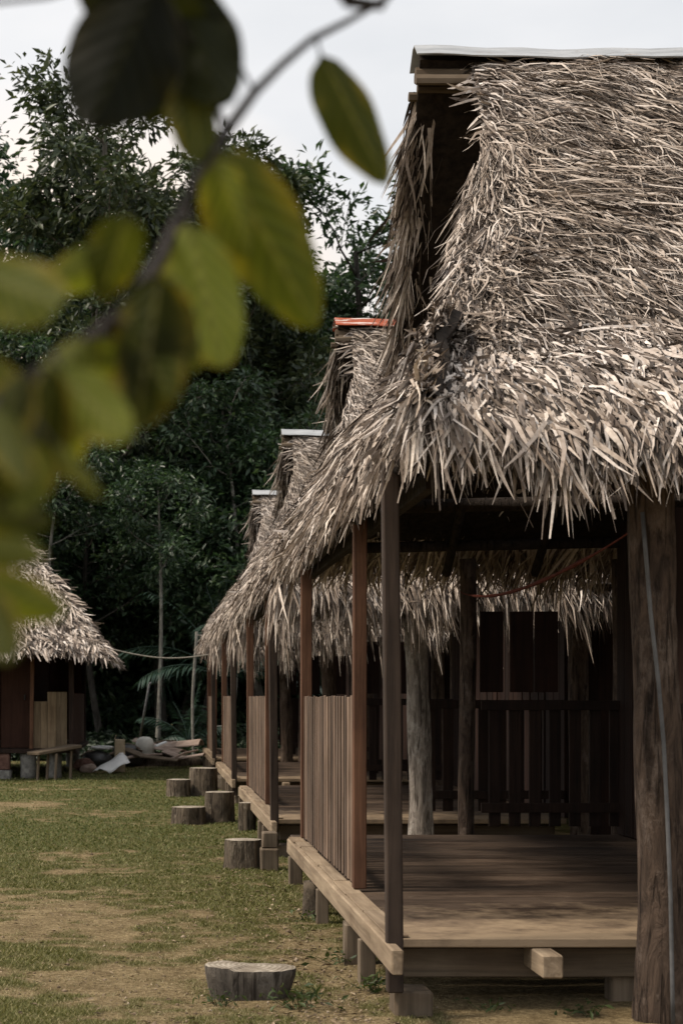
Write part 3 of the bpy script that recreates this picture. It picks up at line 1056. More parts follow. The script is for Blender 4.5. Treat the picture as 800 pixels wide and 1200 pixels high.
# the halved stump in the foreground: flat split top, sloping sides
def half_stump():
    Y = 7.32
    pts = np.array([(-.20, .05), (-.205, -.03), (-.185, -.085), (-.10, -.118), (.02, -.128), (.12, -.115), (.188, -.06), (.20, .03), (.15, .10), (.02, .13), (-.12, .115)])
    # smooth the outline
    for _ in range(2):
        q = []
        for i in range(len(pts)):
            a_, b_ = pts[i], pts[(i + 1) % len(pts)]
            q += [a_ * .75 + b_ * .25, a_ * .25 + b_ * .75]
        pts = np.array(q)
    n = len(pts)
    vs, fs = [], []
    prof = [(0, .80, .86), (.035, .86, .9), (.08, .93, .95), (.125, .985, .985), (.152, 1.0, 1.0), (.16, .985, .985)]
    for (z, sx, sy) in prof:
        for p in pts:
            vs.append((p[0] * sx - .012 * (1 - sx) * 10 * .3, p[1] * sy, -.025 + z * .92 + (0.012 * (p[0] < -.09) * (z > .1)) + random.uniform(-.002, .002)))
    for i in range(len(prof) - 1):
        for k in range(n):
            k2 = (k + 1) % n
            fs.append((i * n + k, i * n + k2, (i + 1) * n + k2, (i + 1) * n + k))
    mb = MB(); mb.add(vs, fs)
    o = mb.build('tree_stump', M['stump_grey'], None, True, ((296 - 180) * Y / FPX, Y + .1, 0))
    tag(o, 'broad low grey half stump lying alone in the foreground', 'stump', 'cut log stumps used as steps and seats')
    top = vs[-n:]
    mb = MB()
    mb.add(top + [(0, 0, .134)], [(k, (k + 1) % n, n) for k in range(n)])
    mb.build('cut_top', M['cut'], o)


half_stump()
sb = empty('step_block', (.86, 12.78, 0))
tag(sb, 'two stacked grey timber blocks standing as a step at the second hut\'s corner', 'step')
mb = MB((.86, 12.78, 0)); mb.box(.80, .93, 12.70, 12.86, -.03, .165, .01, .004); mb.build('lower_block', M['support'], sb)
mb = MB((.86, 12.78, 0)); mb.box(.81, .925, 12.72, 12.87, .165, .285, .01, .004); mb.build('upper_block', M['support'], sb)


# ------------------------------------------------------------------ ground and grass
def vnoise(x, y, s, seed):
    g = np.random.default_rng(seed)
    T = g.uniform(0, 1, (256, 256))
    x, y = x * s, y * s
    xi, yi = np.floor(x).astype(int), np.floor(y).astype(int)
    fx, fy = x - xi, y - yi
    fx, fy = fx * fx * (3 - 2 * fx), fy * fy * (3 - 2 * fy)
    t = lambda i, j: T[(xi + i) % 256, (yi + j) % 256]
    return (t(0, 0) * (1 - fx) + t(1, 0) * fx) * (1 - fy) + (t(0, 1) * (1 - fx) + t(1, 1) * fx) * fy


def grass_mask(x, y):
    m = 0.36 * vnoise(x, y, 0.5, 1) + 0.28 * vnoise(x, y, 1.5, 2) + 0.30 * vnoise(x, y, 4.5, 3) + 0.30 * vnoise(x, y, 11.0, 4)
    m = (m - 0.62) * 2.9 + 0.42
    m += np.interp(y, [6, 7, 9, 11, 13, 16, 30, 36], [-.45, -0.04, 0.06, 0.08, 0.42, 0.72, 0.7, 0.5])
    m -= 0.75 * np.exp(-(((x + 1.6) / 0.8) ** 2 + ((y - 20.5) / 2.2) ** 2))      # dry patch, far left
    m -= 0.4 * np.exp(-(((x + 0.45) / 0.55) ** 2 + ((y - 10.6) / 0.9) ** 2))    # dry patch in the middle
    m -= 0.7 * np.exp(-(((x - 0.75) / 0.55) ** 2 + ((y - 6.5) / 0.55) ** 2))     # bare earth before the hut
    m += 0.3 * np.exp(-(((x - 0.5) / 0.25) ** 2 + ((y - 9.3) / 2.2) ** 2))
    m -= 0.8 * np.clip((x - 1.15) / 0.2, 0, 1)
    return np.clip(m, 0, 1)


def gheight(x, y):
    return 0.022 * (vnoise(x, y, 0.9, 5) - .5) + 0.012 * (vnoise(x, y, 4.0, 6) - .5)


xs = np.concatenate([[-400, -120, -50, -25, -14, -8.5, -6], np.arange(-5, 5.01, 0.05), [6, 8, 14, 25, 50, 120, 400]])
ys = np.concatenate([[-300, -60, -15, -4, 0, 2, 4], np.arange(5, 40, 0.06), [41, 44, 50, 60, 80, 130, 250, 900]])
gx, gy = np.meshgrid(xs, ys, indexing='ij')
gz = np.where((np.abs(gx) < 5.1) & (gy > 4.5) & (gy < 40), gheight(gx, gy), 0)
nx, ny = gx.shape
ii, jj = np.meshgrid(np.arange(nx - 1), np.arange(ny - 1), indexing='ij')
q = (ii * ny + jj).ravel()
gm = np_mesh('ground', np.stack([gx.ravel(), gy.ravel(), gz.ravel()], -1), np.stack([q, q + ny, q + ny + 1, q + 1], -1), True)
at_ = gm.attributes.new('grass', 'FLOAT', 'POINT')
at_.data.foreach_set('value', grass_mask(gx.ravel(), gy.ravel()).astype(np.float32))
tag(link('ground', gm, M['ground']), kind='structure')


def grass():
    g = np.random.default_rng(21)
    n = 560000
    y = 1.0 / g.uniform(1 / 36.0, 1 / 5.8, n)
    x = g.uniform(-0.16, 0.42, n) * y
    ok = (x > -3.4) & (x < 1.35)
    x, y = x[ok], y[ok]
    m = grass_mask(x, y)
    ok = g.uniform(0, 1, len(x)) < np.clip(m * 1.1 + .15, 0.38, 1)
    x, y, m = x[ok], y[ok], m[ok]
    n = len(x)
    h = g.uniform(0.006, 0.019, n) * (0.35 + 0.85 * m) * np.interp(y, [6, 30], [1, 1.5])
    w = np.maximum(0.0019, 0.00032 * y) * g.uniform(0.8, 1.6, n)
    a = g.uniform(0, 2 * np.pi, n)
    b = g.uniform(0, 2 * np.pi, n)
    lean = h * g.uniform(0.3, 1.5, n)
    lying = g.uniform(0, 1, n) < 0.05
    lean = np.where(lying, g.uniform(0.02, 0.055, n), lean)
    h = np.where(lying, 0.008, h)
    z = gheight(x, y) - 0.002
    V = np.zeros((n, 3, 3))
    V[:, 0] = np.stack([x - np.cos(a) * w, y - np.sin(a) * w, z], -1)
    V[:, 1] = np.stack([x + np.cos(a) * w, y + np.sin(a) * w, z], -1)
    V[:, 2] = np.stack([x + np.cos(b) * lean, y + np.sin(b) * lean, z + h], -1)
    me = np_mesh('grass', V.reshape(-1, 3), np.arange(3 * n).reshape(-1, 3))
    t = me.attributes.new('grass', 'FLOAT', 'POINT')
    t.data.foreach_set('value', np.repeat(np.clip(m * 1.3 + g.normal(0, .12, n), 0, 1), 3).astype(np.float32))
    tag(link('grass', me, M['blade']), 'short worn yard grass with dry brown patches', 'grass', kind='stuff')


grass()


# ------------------------------------------------------------------ leaves, trees, undergrowth
def leaf_quads(P, g, size, wid=0.38, up=0.8, D=None):
    """one folded leaf (two triangles) per row of P"""
    n = len(P)
    if D is None:
        D = g.normal(0, 1, (n, 3))
        D[:, 2] = D[:, 2] * 0.5 - 0.25
    D = nrm(D)
    U = g.normal(0, 0.6, (n, 3))
    U[:, 2] += up
    S = nrm(np.cross(D, U))
    Nn = np.cross(S, D)
    L = size * g.uniform(0.55, 1.6, n)[:, None]
    W = L * wid * g.uniform(0.75, 1.2, n)[:, None] * 0.5
    V = np.zeros((n, 4, 3))
    V[:, 0] = P
    V[:, 1] = P + D * L * 0.45 - S * W + Nn * W * 0.35
    V[:, 2] = P + D * L - Nn * L * 0.12
    V[:, 3] = P + D * L * 0.45 + S * W + Nn * W * 0.35
    b = (np.arange(n) * 4)[:, None, None]
    F = (b + np.array([[0, 2, 1], [0, 3, 2]])[None]).reshape(-1, 3)
    return V.reshape(-1, 3), F


def tree_meshes(seed, H, r0, clear, spread, n_limb, leaf, per, twigs=7, crown_low=0.35, lean=0.3, up=0.5):
    """a trunk with limbs and twigs; leaves sit in uneven sprays along the twigs"""
    g = np.random.default_rng(seed)
    random.seed(seed)
    mb = MB()
    top = np.array([g.normal(0, lean), g.normal(0, lean), H * 0.86])
    bend = np.array([g.normal(0, lean), g.normal(0, lean), 0])

    def trunk(t):
        return top * t + bend * math.sin(math.pi * t)
    tp = [trunk(t) + np.array([0, 0, -.2 if t == 0 else 0]) for t in np.linspace(0, 1, 12)]
    mb.tube(tp, [r0 * (1.0 - 0.72 * t) + (0.35 * r0 if t == 0 else 0) for t in np.linspace(0, 1, 12)], 9, noise_=.06)
    tips = []
    for i in range(n_limb):
        t = clear + (1 - clear) * ((i + g.uniform(0, .9)) / n_limb)
        p0 = trunk(min(t, 1))
        az = i * 2.4 + g.uniform(-.5, .5)
        ln = spread * (0.55 + 0.6 * g.uniform()) * (1.05 - 0.45 * (t - clear) / (1 - clear + 1e-6))
        el = g.uniform(0.15, 0.75) * up + up * 0.6 * (t - clear) / (1 - clear + 1e-6)
        d = np.array([math.cos(az) * math.cos(el), math.sin(az) * math.cos(el), math.sin(el)])
        pts = [p0]
        m = 6
        for k in range(m):
            d = nrm(d + g.normal(0, .16, 3) + np.array([0, 0, .03]))
            pts.append(pts[-1] + d * ln / m)
        rr = r0 * (1 - 0.72 * t) * 0.5
        mb.tube(pts, [max(rr * (1 - .8 * k / m), 0.012) for k in range(m + 1)], 6)
        for j in range(twigs):
            k = g.integers(2, m + 1)
            q0 = pts[k]
            dd = nrm(d + g.normal(0, .75, 3) + np.array([0, 0, .12]))
            tl = ln * g.uniform(.2, .45)
            q1 = q0 + dd * tl * .55
            q2 = q1 + nrm(dd + g.normal(0, .35, 3)) * tl * .45
            mb.tube([q0, q1, q2], [max(rr * .3, .01), max(rr * .2, .008), .006], 5, cap=False)
            for s_ in (q1 * .6 + q2 * .4, q2, q0 * .4 + q1 * .6):
                tips.append((s_, dd))
    P, D = [], []
    for s_, dd in tips:
        k = int(per * g.uniform(.4, 1.6))
        rad = g.uniform(.25, .75) * .75
        p = nrm(g.normal(0, 1, (k, 3))) * (g.uniform(0, 1, (k, 1)) ** .45) * 1.35 * np.array([rad, rad, rad * .5]) + s_
        P.append(p)
        D.append(nrm(p - s_ + dd * .3 * rad) + g.normal(0, .5, (k, 3)) + np.array([0, 0, -.25]))
    P, D = np.concatenate(P), np.concatenate(D)
    V, F = leaf_quads(P, g, leaf, 0.40, 0.9, D)
    return mb, np_mesh('crown', V, F), (V, F)


PROTO = {}


def tree(kind, x, y, label, group=None, s=1.0, rot=0.0, cat='tree', name='tree'):
    if kind not in PROTO:
        a = dict(KINDS[kind])
        bk, lm = a.pop('bark'), a.pop('leafm')
        mb, crown, raw = tree_meshes(**a)
        root = empty(name, (x, y, 0))
        t = mb.build('trunk', M[bk], root, True)
        c = link('crown', crown, M[lm], root)
        PROTO[kind] = (root, raw, mb)
    else:
        root = copy_tree(PROTO[kind][0])
        root.name = name
    root.location = (x, y, 0)
    root.scale = (s, s, s)
    root.rotation_euler = (0, 0, rot)
    tag(root, label, cat, group or 'rainforest trees behind the huts')
    return root


KINDS = {
    'airy': dict(seed=3, H=17.6, r0=.22, clear=.36, spread=4.4, n_limb=26, leaf=.22, per=30, twigs=9, lean=.45, bark='grey_bark', leafm='leaf_high'),
    'airy_b': dict(seed=14, H=15.8, r0=.20, clear=.32, spread=4.2, n_limb=26, leaf=.21, per=32, twigs=9, lean=.4, bark='grey_bark', leafm='leaf_high'),
    'far': dict(seed=8, H=13.0, r0=.26, clear=.2, spread=3.8, n_limb=19, leaf=.25, per=24, twigs=8, bark='dark_bark', leafm='leaf_jungle'),
    'bush': dict(seed=41, H=5.0, r0=.08, clear=.05, spread=2.2, n_limb=22, leaf=.24, per=20, twigs=7, bark='dark_bark', leafm='leaf_under'),
    'dense': dict(seed=7, H=13.0, r0=.2, clear=.30, spread=3.8, n_limb=24, leaf=.20, per=40, twigs=8, bark='dark_bark', leafm='leaf_jungle'),
    'low': dict(seed=9, H=8.2, r0=.10, clear=.36, spread=2.5, n_limb=22, leaf=.15, per=40, twigs=7, bark='dark_bark', leafm='leaf_jungle'),
    'low_b': dict(seed=23, H=7.2, r0=.09, clear=.38, spread=2.4, n_limb=20, leaf=.17, per=34, twigs=7, bark='dark_bark', leafm='leaf_jungle'),
    'slim': dict(seed=31, H=9.5, r0=.085, clear=.62, spread=1.9, n_limb=10, leaf=.15, per=30, twigs=6, lean=.35, bark='pale_bark', leafm='leaf_jungle'),
}
tree('airy', -2.6, 42.5, 'tall airy tree with pale branches, highest crown at the upper left', rot=.6)
tree('airy_b', 0.6, 45.5, 'tall tree behind the dark overhanging leaves, right of the tallest crown', rot=2.0, s=1.0)
tree('airy_b', 3.0, 44.0, 'rounded tall tree crown against the sky left of the nearest hut\'s gable', rot=4.4, s=1.0)
tree('airy', -6.4, 46.0, 'tall airy tree at the left edge of the forest', rot=3.0, s=.95)
tree('dense', 5.9, 49.0, 'dense lower tree just left of the nearest hut\'s gable', rot=1.0, s=1.26)
tree('dense', 3.6, 46.5, 'dark dense tree behind the second hut\'s ridge', rot=2.6, s=.88)
tree('dense', 0.2, 43.0, 'dark dense tree in the middle of the forest wall', rot=4.0, s=.80)
tree('dense', -4.2, 42.0, 'dark dense tree above the roof of the hut across the yard', rot=5.2, s=.85)
tree('low', -1.2, 40.6, 'leafy low tree beside the roof slope of the hut across the yard', rot=1.2, s=.95)
tree('low_b', 1.0, 40.8, 'leafy low tree behind the clothesline', rot=2.2, s=1.0)
tree('low', 2.5, 40.5, 'low dark tree beside the farthest hut', rot=3.2, s=1.0)
tree('low_b', -3.6, 39.6, 'low leafy tree hidden behind the hut across the yard', rot=4.2, s=1.0)
_p = tree('bush', 8.2, 45.0, 'bushy low tree behind the row of huts, hidden by the nearest roof', rot=1.0)
_p = tree('far', 9.5, 52.0, 'dense tree far behind the nearest hut, top of the forest on the right', rot=1.0)
tree('slim', 1.75, 40.0, 'slender tree with a pale trunk left of the third hut\'s ridge', rot=0.3, s=1.0)
tree('slim', 0.08, 37.2, 'slender pale trunk standing below the clothesline', rot=2.3, s=.72)
tree('slim', -2.1, 38.0, 'slender tree just behind the roof of the hut across the yard', rot=4.0, s=.85)


def forest():
    """the far wood behind those trees, which reads as one mass"""
    g = np.random.default_rng(77)
    Vs, Fs, n = [], [], 0
    spots = []
    for row, (Y, x0, x1, st, kinds) in enumerate(((50, -9, 12, 2.6, ('far', 'far')), (54, -10, 13, 2.8, ('far', 'far')), (60, -12, 15, 3.0, ('far', 'far')), (43.5, -8, 9, 2.3, ('low', 'low_b')), (45.5, -9, 10, 2.0, ('bush', 'bush')), (48.5, -10, 11, 1.9, ('bush', 'bush')), (52, -11, 13, 2.2, ('bush', 'bush')), (58, -12, 14, 2.4, ('bush', 'bush')), (46.5, -9, 10, 2.4, ('low_b', 'low')))):
        x = x0
        while x < x1:
            spots.append((x + g.uniform(-.7, .7), Y + g.uniform(-1.5, 1.5), kinds[g.integers(0, 2)], g.uniform(.72, .92) if row < 3 else g.uniform(.85, 1.15)))
            x += st
    mbw = MB()
    for (x, y, k, s) in spots:
        V, F = PROTO[k][1]
        a = g.uniform(0, 6.28)
        ca, sa = math.cos(a), math.sin(a)
        W = np.stack([(V[:, 0] * ca - V[:, 1] * sa) * s + x, (V[:, 0] * sa + V[:, 1] * ca) * s + y, V[:, 2] * s], -1)
        Vs.append(W); Fs.append(F + n); n += len(W)
    for (x, y, s, a) in ((-1.0, 57, 1.12, 1.0), (3.4, 58, 1.08, 3.3), (6.6, 60, .95, 5.0), (-4.6, 58, 1.1, 2.0), (1.2, 62, 1.15, 4.1), (-4.0, 52, 1.12, 0.3), (8.5, 58, 1.0, 1.3)):
        V, F = PROTO['airy_b'][1]
        ca, sa = math.cos(a), math.sin(a)
        Vs.append(np.stack([(V[:, 0] * ca - V[:, 1] * sa) * s + x, (V[:, 0] * sa + V[:, 1] * ca) * s + y, V[:, 2] * s], -1)); Fs.append(F + n); n += len(V)
    me = np_mesh('forest', np.concatenate(Vs), np.concatenate(Fs))
    tag(link('forest', me, M['leaf_jungle']), 'dark rainforest mass filling the background behind the yard', 'forest', kind='stuff')
    # leafy ground cover at the foot of the wood
    n_ = 60000
    y = g.uniform(34.2, 41, n_)
    x = g.uniform(-7, 7, n_)
    hmax = np.interp(y, [34.2, 36, 41], [.12, .3, .6]) * (0.25 + 1.1 * vnoise(x, y, .9, 9))
    P = np.stack([x, y, g.uniform(0, 1, n_) ** .8 * hmax], -1)
    V, F = leaf_quads(P, g, .13, .42, .9)
    tag(link('undergrowth', np_mesh('undergrowth', V, F), M['leaf_under']), 'low leafy undergrowth along the forest edge', 'undergrowth', kind='stuff')


forest()


def palm(x, y, label, H=1.3, n=13, L=2.6, seed=5):
    g = np.random.default_rng(seed)
    root = empty('palm', (x, y, 0))
    tag(root, label, 'palm')
    mb = MB(); mb.tube([(0, 0, -.1), (.03, .02, H * .5), (0, 0, H)], [.09, .075, .07], 9, noise_=.1); mb.build('trunk', M['dark_bark'], root, True)
    for i in range(n):
        az = i * 2.4 + g.uniform(-.3, .3)
        el = R(85) - R(85) * i / n * .75
        d = np.array([math.cos(az) * math.cos(el), math.sin(az) * math.cos(el), math.sin(el)])
        p = np.array([0, 0, H])
        ln = L * g.uniform(.8, 1.1)
        pts, V, F, k0 = [p], [], [], 0
        for k in range(14):
            d = nrm(d + np.array([0, 0, -.085]))
            p = p + d * ln / 14
            pts.append(p)
            if k > 2:
                side = nrm(np.cross(d, np.array([0, 0, 1.0])))
                for sg in (-1, 1):
                    for q in range(2):
                        b = p - d * ln / 28 * q
                        lf = nrm(side * sg * .8 + d * .7 + np.array([0, 0, -.35]) + g.normal(0, .08, 3))
                        ll = .55 * ln / 2.6 * math.sin(math.pi * (k + 1.5) / 17) + .12
                        w = nrm(np.cross(lf, np.array([0, 0, 1.0]))) * .022
                        V += [b, b + lf * ll * .5 - w + np.array([0, 0, -.02]), b + lf * ll + np.array([0, 0, -.22 * ll]), b + lf * ll * .5 + w + np.array([0, 0, -.02])]
                        F += [(k0, k0 + 1, k0 + 2, k0 + 3)]
                        k0 += 4
        mb = MB()
        mb.tube(pts, [.018 * (1 - .8 * j / 14) for j in range(15)], 5, cap=False)
        mb.add(V, F)
        mb.build('frond', M['leaf_palm'], root)


palm(1.55, 37.4, 'young feathery palm left of the farthest hut', 1.7, 15, 2.5, 5)
palm(0.75, 36.4, 'small low palm at the forest edge under the bigger palm', .3, 9, 1.2, 8)

# ------------------------------------------------------------------ clothesline, poles, debris at the far end
mb = MB()
a, b = np.array([-.62, 27.2, 2.04]), np.array([1.0, 27.6, 1.99])
mb.tube([a + (b - a) * t - np.array([0, 0, .10 * math.sin(math.pi * t)]) for t in np.linspace(0, 1, 20)], .011, 6)
tag(mb.build('clothesline', M['rope'], None, True), 'pale clothesline strung between the left hut and the farthest hut', 'rope')
mb = MB(); mb.tube(log_pts(.79, 34.2, -.1, 2.6, .03, 14, (.05, 0)), .032, 8, noise_=.14)
tag(mb.build('pole', M['pale_bark'], None, True), 'upright pale crooked pole beside the farthest hut', 'pole')
mb = MB(); mb.tube([at(164, 866, 34.0) * 1, at(175, 802, 33.6)], .022, 8)
mb.tube([at(175, 802, 33.6), at(177.5, 800, 33.6)], .024, 8)
o = mb.build('pipe', M['cable'], None, True)
tag(o, 'thin grey pipe leaning upright behind the scrap heap', 'pipe')


def plank_sheet(name, pts, w, mat, label, cat, bend=.03, group=None, thick=.02):
    """a long curved strip lying on the heap"""
    mb = MB()
    pts = [np.array(p, float) for p in pts]
    n = len(pts)
    vs, fs = [], []
    for i, p in enumerate(pts):
        d = nrm(pts[min(i + 1, n - 1)] - pts[max(i - 1, 0)])
        s = nrm(np.cross(d, [0, 0, 1.0]))
        for k in range(5):
            u = (k / 4 - .5)
            vs.append(p + s * u * w * (1 - .35 * abs(i / (n - 1) - .5)) + np.array([0, 0, bend * (1 - 4 * u * u)]))
    m = len(vs)
    vs += [v - np.array([0, 0, thick]) for v in vs]
    for i in range(n - 1):
        for k in range(4):
            a = i * 5 + k
            fs += [(a, a + 5, a + 6, a + 1), (a + m, a + 1 + m, a + 6 + m, a + 5 + m)]
        for k in (0, 4):
            a = i * 5 + k
            fs.append((a, a + 5, a + 5 + m, a + m))
    for i in (0, n - 1):
        for k in range(4):
            a = i * 5 + k
            fs.append((a, a + 1, a + 1 + m, a + m))
    mb.add(vs, fs)
    tag(mb.build(name, mat, None), label, cat, group)


HEAP = 'stripped bark lying in the scrap heap'
plank_sheet('bark_strip', [at(160, 868, 32), at(185, 876, 31.8), at(215, 882, 31.5)], .45, M['plank_pink'], 'long stripped bark in the middle of the scrap heap, right of the pale bucket', 'bark', .06, HEAP)
plank_sheet('bark_strip', [at(190, 874, 32.6), at(205, 875, 32.4), at(236, 872, 32.2)], .38, M['plank_pink'], 'pale curved bark at the back right of the scrap heap', 'bark', .1, HEAP)
plank_sheet('bark_strip', [at(195, 880, 31), at(215, 888, 30.8), at(240, 884, 30.7)], .36, M['plank_pink'], 'flat bark at the front right of the scrap heap, beside the pole', 'bark', .03, HEAP)
plank_sheet('bark_strip', [at(150, 878, 31), at(170, 886, 30.6), at(210, 891, 30.4)], .30, M['joist'], 'dark bark strip lying lowest across the front of the scrap heap', 'bark', .03, HEAP)
plank_sheet('scrap_board', [at(182, 874, 31.3), at(194, 869, 31.4)], .16, M['sheet_white'], 'small white board tilted up beside the pale bucket', 'board', .01)
# white sheet
mb = MB()
vs, fs = [], []
na, nb = 12, 8
c = [at(109, 905, 28.6), at(128, 905, 28.6), at(153, 893, 28.9), at(141, 883, 29.3)]
for i in range(na):
    for j in range(nb):
        s, t = i / (na - 1), j / (nb - 1)
        p = (c[0] * (1 - t) + c[1] * t) * (1 - s) + (c[3] * (1 - t) + c[2] * t) * s
        vs.append(p + np.array([0, -.02, .035 * math.sin(math.pi * t) + .018 * math.sin(7 * s + 4 * t) + .01 * math.sin(17 * t + 3 * s)]))
for i in range(na - 1):
    for j in range(nb - 1):
        a = i * nb + j
        fs.append((a, a + nb, a + nb + 1, a + 1))
mb.add(vs, fs)
o = mb.build('plastic_sheet', M['sheet_white'], None, True)
md = o.modifiers.new('thick', 'SOLIDIFY'); md.thickness = .008
tag(o, 'crumpled white plastic sheet spread on the grass before the scrap heap', 'sheet')
# carton
ct = empty('carton', (-.62, 29.4, 0))
tag(ct, 'small tan carton with an open flap standing behind the white sheet', 'box')
mb = MB((-.62, 29.4, 0)); mb.box(-.67, -.49, 29.33, 29.48, -.0, .56, .01, .004); mb.build('carton_body', M['card'], ct)
mb = MB((-.62, 29.4, 0)); mb.bar((-.67, 29.4, .565), (-.64, 29.4, .635), .10, .012, .003); mb.build('flap', M['card'], ct)
# sacks, bucket, bits
def blob(name, c, r, mat, label, cat, seed, squash=(1, 1, 1), group=None):
    bm = bmesh.new()
    bmesh.ops.create_icosphere(bm, subdivisions=3, radius=1)
    g = np.random.default_rng(seed)
    ph = g.uniform(0, 6, 6)
    for v in bm.verts:
        p = v.co
        k = 1 + .13 * math.sin(3 * p.x + ph[0]) + .11 * math.sin(4 * p.y + ph[1]) + .08 * math.sin(6 * p.z + ph[2] + 3 * p.x) + .05 * math.sin(11 * p.x + 9 * p.y + ph[3])
        v.co = Vector((p.x * squash[0], p.y * squash[1], p.z * squash[2])) * (r * k)
    me = bpy.data.meshes.new(name); bm.to_mesh(me); bm.free(); me.shade_smooth()
    tag(link(name, me, mat, None, c), label, cat, group)


p = at(116, 892, 29.9); blob('sack', (p[0], p[1], .16), .22, M['black'], 'bulging black sack left of the tan carton', 'sack', 1, (1.3, .9, .85))
p = at(150, 880, 31.5); blob('sack', (p[0], p[1], .2), .24, M['black'], 'flat black sack behind the carton, under the bark', 'sack', 2, (1.5, .9, .8))
p = at(98, 893, 29.6); blob('rubble_lump', (p[0], p[1], .1), .15, M['block_red'], 'reddish earth lump beside the corner of the left hut', 'rubble', 3, (1.2, .9, .8))
p = at(104, 898, 29.2); blob('rubble_lump', (p[0], p[1], .06), .11, M['plank_pink'], 'small pale brown lump left of the black sack', 'rubble', 4, (1.2, .9, .8))
p = at(120, 878, 30.2); blob('plastic_bag', (p[0], p[1] - .25, .40), .10, M['sheet_white'], 'torn white bag lying on the black sack', 'bag', 5, (1.9, .9, .45))
bk = empty('bucket', (-.16, 31.6, .30))
tag(bk, 'upturned pale round bucket on top of the scrap heap', 'bucket')
mb = MB((-.16, 31.6, .30))
mb.tube([(-.16, 31.6, .22), (-.16, 31.6, .40), (-.16, 31.6, .50), (-.16, 31.6, .545), (-.16, 31.6, .555)], [.19, .175, .15, .09, .03], 18)
mb.build('bucket_body', M['bucket'], bk, True)
mb = MB((-.16, 31.6, .30)); mb.tube([(-.16 + .195 * math.cos(a), 31.6 + .195 * math.sin(a), .235) for a in np.linspace(0, 2 * math.pi, 20)], .012, 6); mb.build('rim', M['bucket'], bk, True)
blob('earth_pile', (-.2, 31.9, .02), .3, M['stump'], 'dark heap of earth and trash under the bucket', 'heap', 9, (3.0, 1.2, .8))


for i, (p0, p1, r) in enumerate(((at(128, 884, 31.2), at(160, 876, 31.6), .025), (at(140, 890, 30.6), at(190, 884, 30.9), .03), (at(176, 872, 31.9), at(206, 868, 32.3), .02),
                                 (at(150, 872, 31.9), at(166, 880, 31.2), .03), (at(200, 890, 30.4), at(232, 879, 31.0), .022), (at(96, 886, 30.4), at(112, 880, 30.9), .03))):
    mb = MB()
    m_ = (np.array(p0) + np.array(p1)) / 2 + np.array([0, 0, .03])
    mb.tube([p0, m_, p1], [r, r * .9, r * .6], 7, noise_=.15)
    tag(mb.build('stick', M[('support', 'plank_pink', 'joist')[i % 3]], None), 'broken stick or slat poking out of the scrap heap', 'stick', 'broken sticks in the scrap heap')


# small weeds growing round the posts
def weed(x, y, label, s=.12, n=26, seed=1):
    g = np.random.default_rng(seed)
    root = empty('weed', (x, y, 0))
    tag(root, label, 'weed', 'weeds round the deck supports')
    P = np.stack([g.normal(0, s * .45, n), g.normal(0, s * .45, n), g.uniform(0.005, s * .5, n)], -1)
    V, F = leaf_quads(P, g, s * .28, .34, 1.0)
    link('foliage', np_mesh('foliage', V, F), M['leaf_weed'], root)
    mb = MB()
    for p in P[::3]:
        mb.tube([(p[0] * .3, p[1] * .3, -.01), tuple(p)], .0015, 4, cap=False)
    mb.build('stem', M['leaf_weed'], root)


for i, (px, by, s, n, lab) in enumerate((
        (440, 1160, .13, 60, 'leafy weed at the foot of the block under the nearest post'),
        (352, 1180, .15, 60, 'leafy weed growing at the right end of the half stump'),
        (400, 1128, .14, 50, 'weed in front of the square deck support of the nearest hut'),
        (255, 1176, .10, 40, 'small weed at the left end of the half stump'),
        (365, 1080, .14, 45, 'weed at the foot of the round deck support'),
        (575, 1185, .10, 26, 'grassy weed in the shade under the nearest deck front'),
        (690, 1190, .12, 30, 'grassy weed in the shade left of the rough log post'))):
    Y = EYE * FPX / (by - 816)
    weed((px - 180) * Y / FPX, Y, lab, s, n, i + 1)


# fallen leaves and chips on the ground
def litter():
    g = np.random.default_rng(8)
    n = 1500
    y = 1 / g.uniform(1 / 16, 1 / 6.0, n)
    x = np.where(g.uniform(0, 1, n) < .6, .88 - np.abs(g.normal(0, .3, n)), g.uniform(-1.2, 1.1, n))
    P = np.stack([x, y, gheight(x, y) + .012], -1)
    D = g.normal(0, 1, (n, 3)); D[:, 2] *= .12
    V, F = leaf_quads(P, g, .028, .35, 2.0, D)
    tag(link('leaf_litter', np_mesh('leaf_litter', V, F), M['litter']), 'dry leaf litter scattered on the earth beside the deck', 'litter', kind='stuff')


litter()


def clods():
    g = np.random.default_rng(18)
    n = 1400
    y = 1 / g.uniform(1 / 14, 1 / 6.0, n)
    x = np.where(g.uniform(0, 1, n) < .5, 1.0 - np.abs(g.normal(0, .5, n)), g.uniform(-1.3, 1.2, n))
    m = grass_mask(x, y)
    ok = m < .6
    x, y = x[ok], y[ok]
    n = len(x)
    r = g.uniform(.003, .011, n) * np.where(g.uniform(0, 1, n) < .04, 2.0, 1)
    base = np.array([[1, 0, 0], [-1, 0, 0], [0, 1, 0], [0, -1, 0], [0, 0, .8], [0, 0, -.4]])
    V = base[None] * r[:, None, None] * g.uniform(.6, 1.4, (n, 6, 3))
    a = g.uniform(0, 6.28, n)
    ca, sa = np.cos(a)[:, None], np.sin(a)[:, None]
    W = np.stack([V[..., 0] * ca - V[..., 1] * sa + x[:, None], V[..., 0] * sa + V[..., 1] * ca + y[:, None], V[..., 2] + gheight(x, y)[:, None] + .001], -1)
    f = np.array([[0, 2, 4], [2, 1, 4], [1, 3, 4], [3, 0, 4], [2, 0, 5], [1, 2, 5], [3, 1, 5], [0, 3, 5]])
    F = (np.arange(n) * 6)[:, None, None] + f[None]
    tag(link('earth_clods', np_mesh('earth_clods', W.reshape(-1, 3), F.reshape(-1, 3)), M['clod']), 'small earth clods and chips on the bare ground', 'clods', kind='stuff')


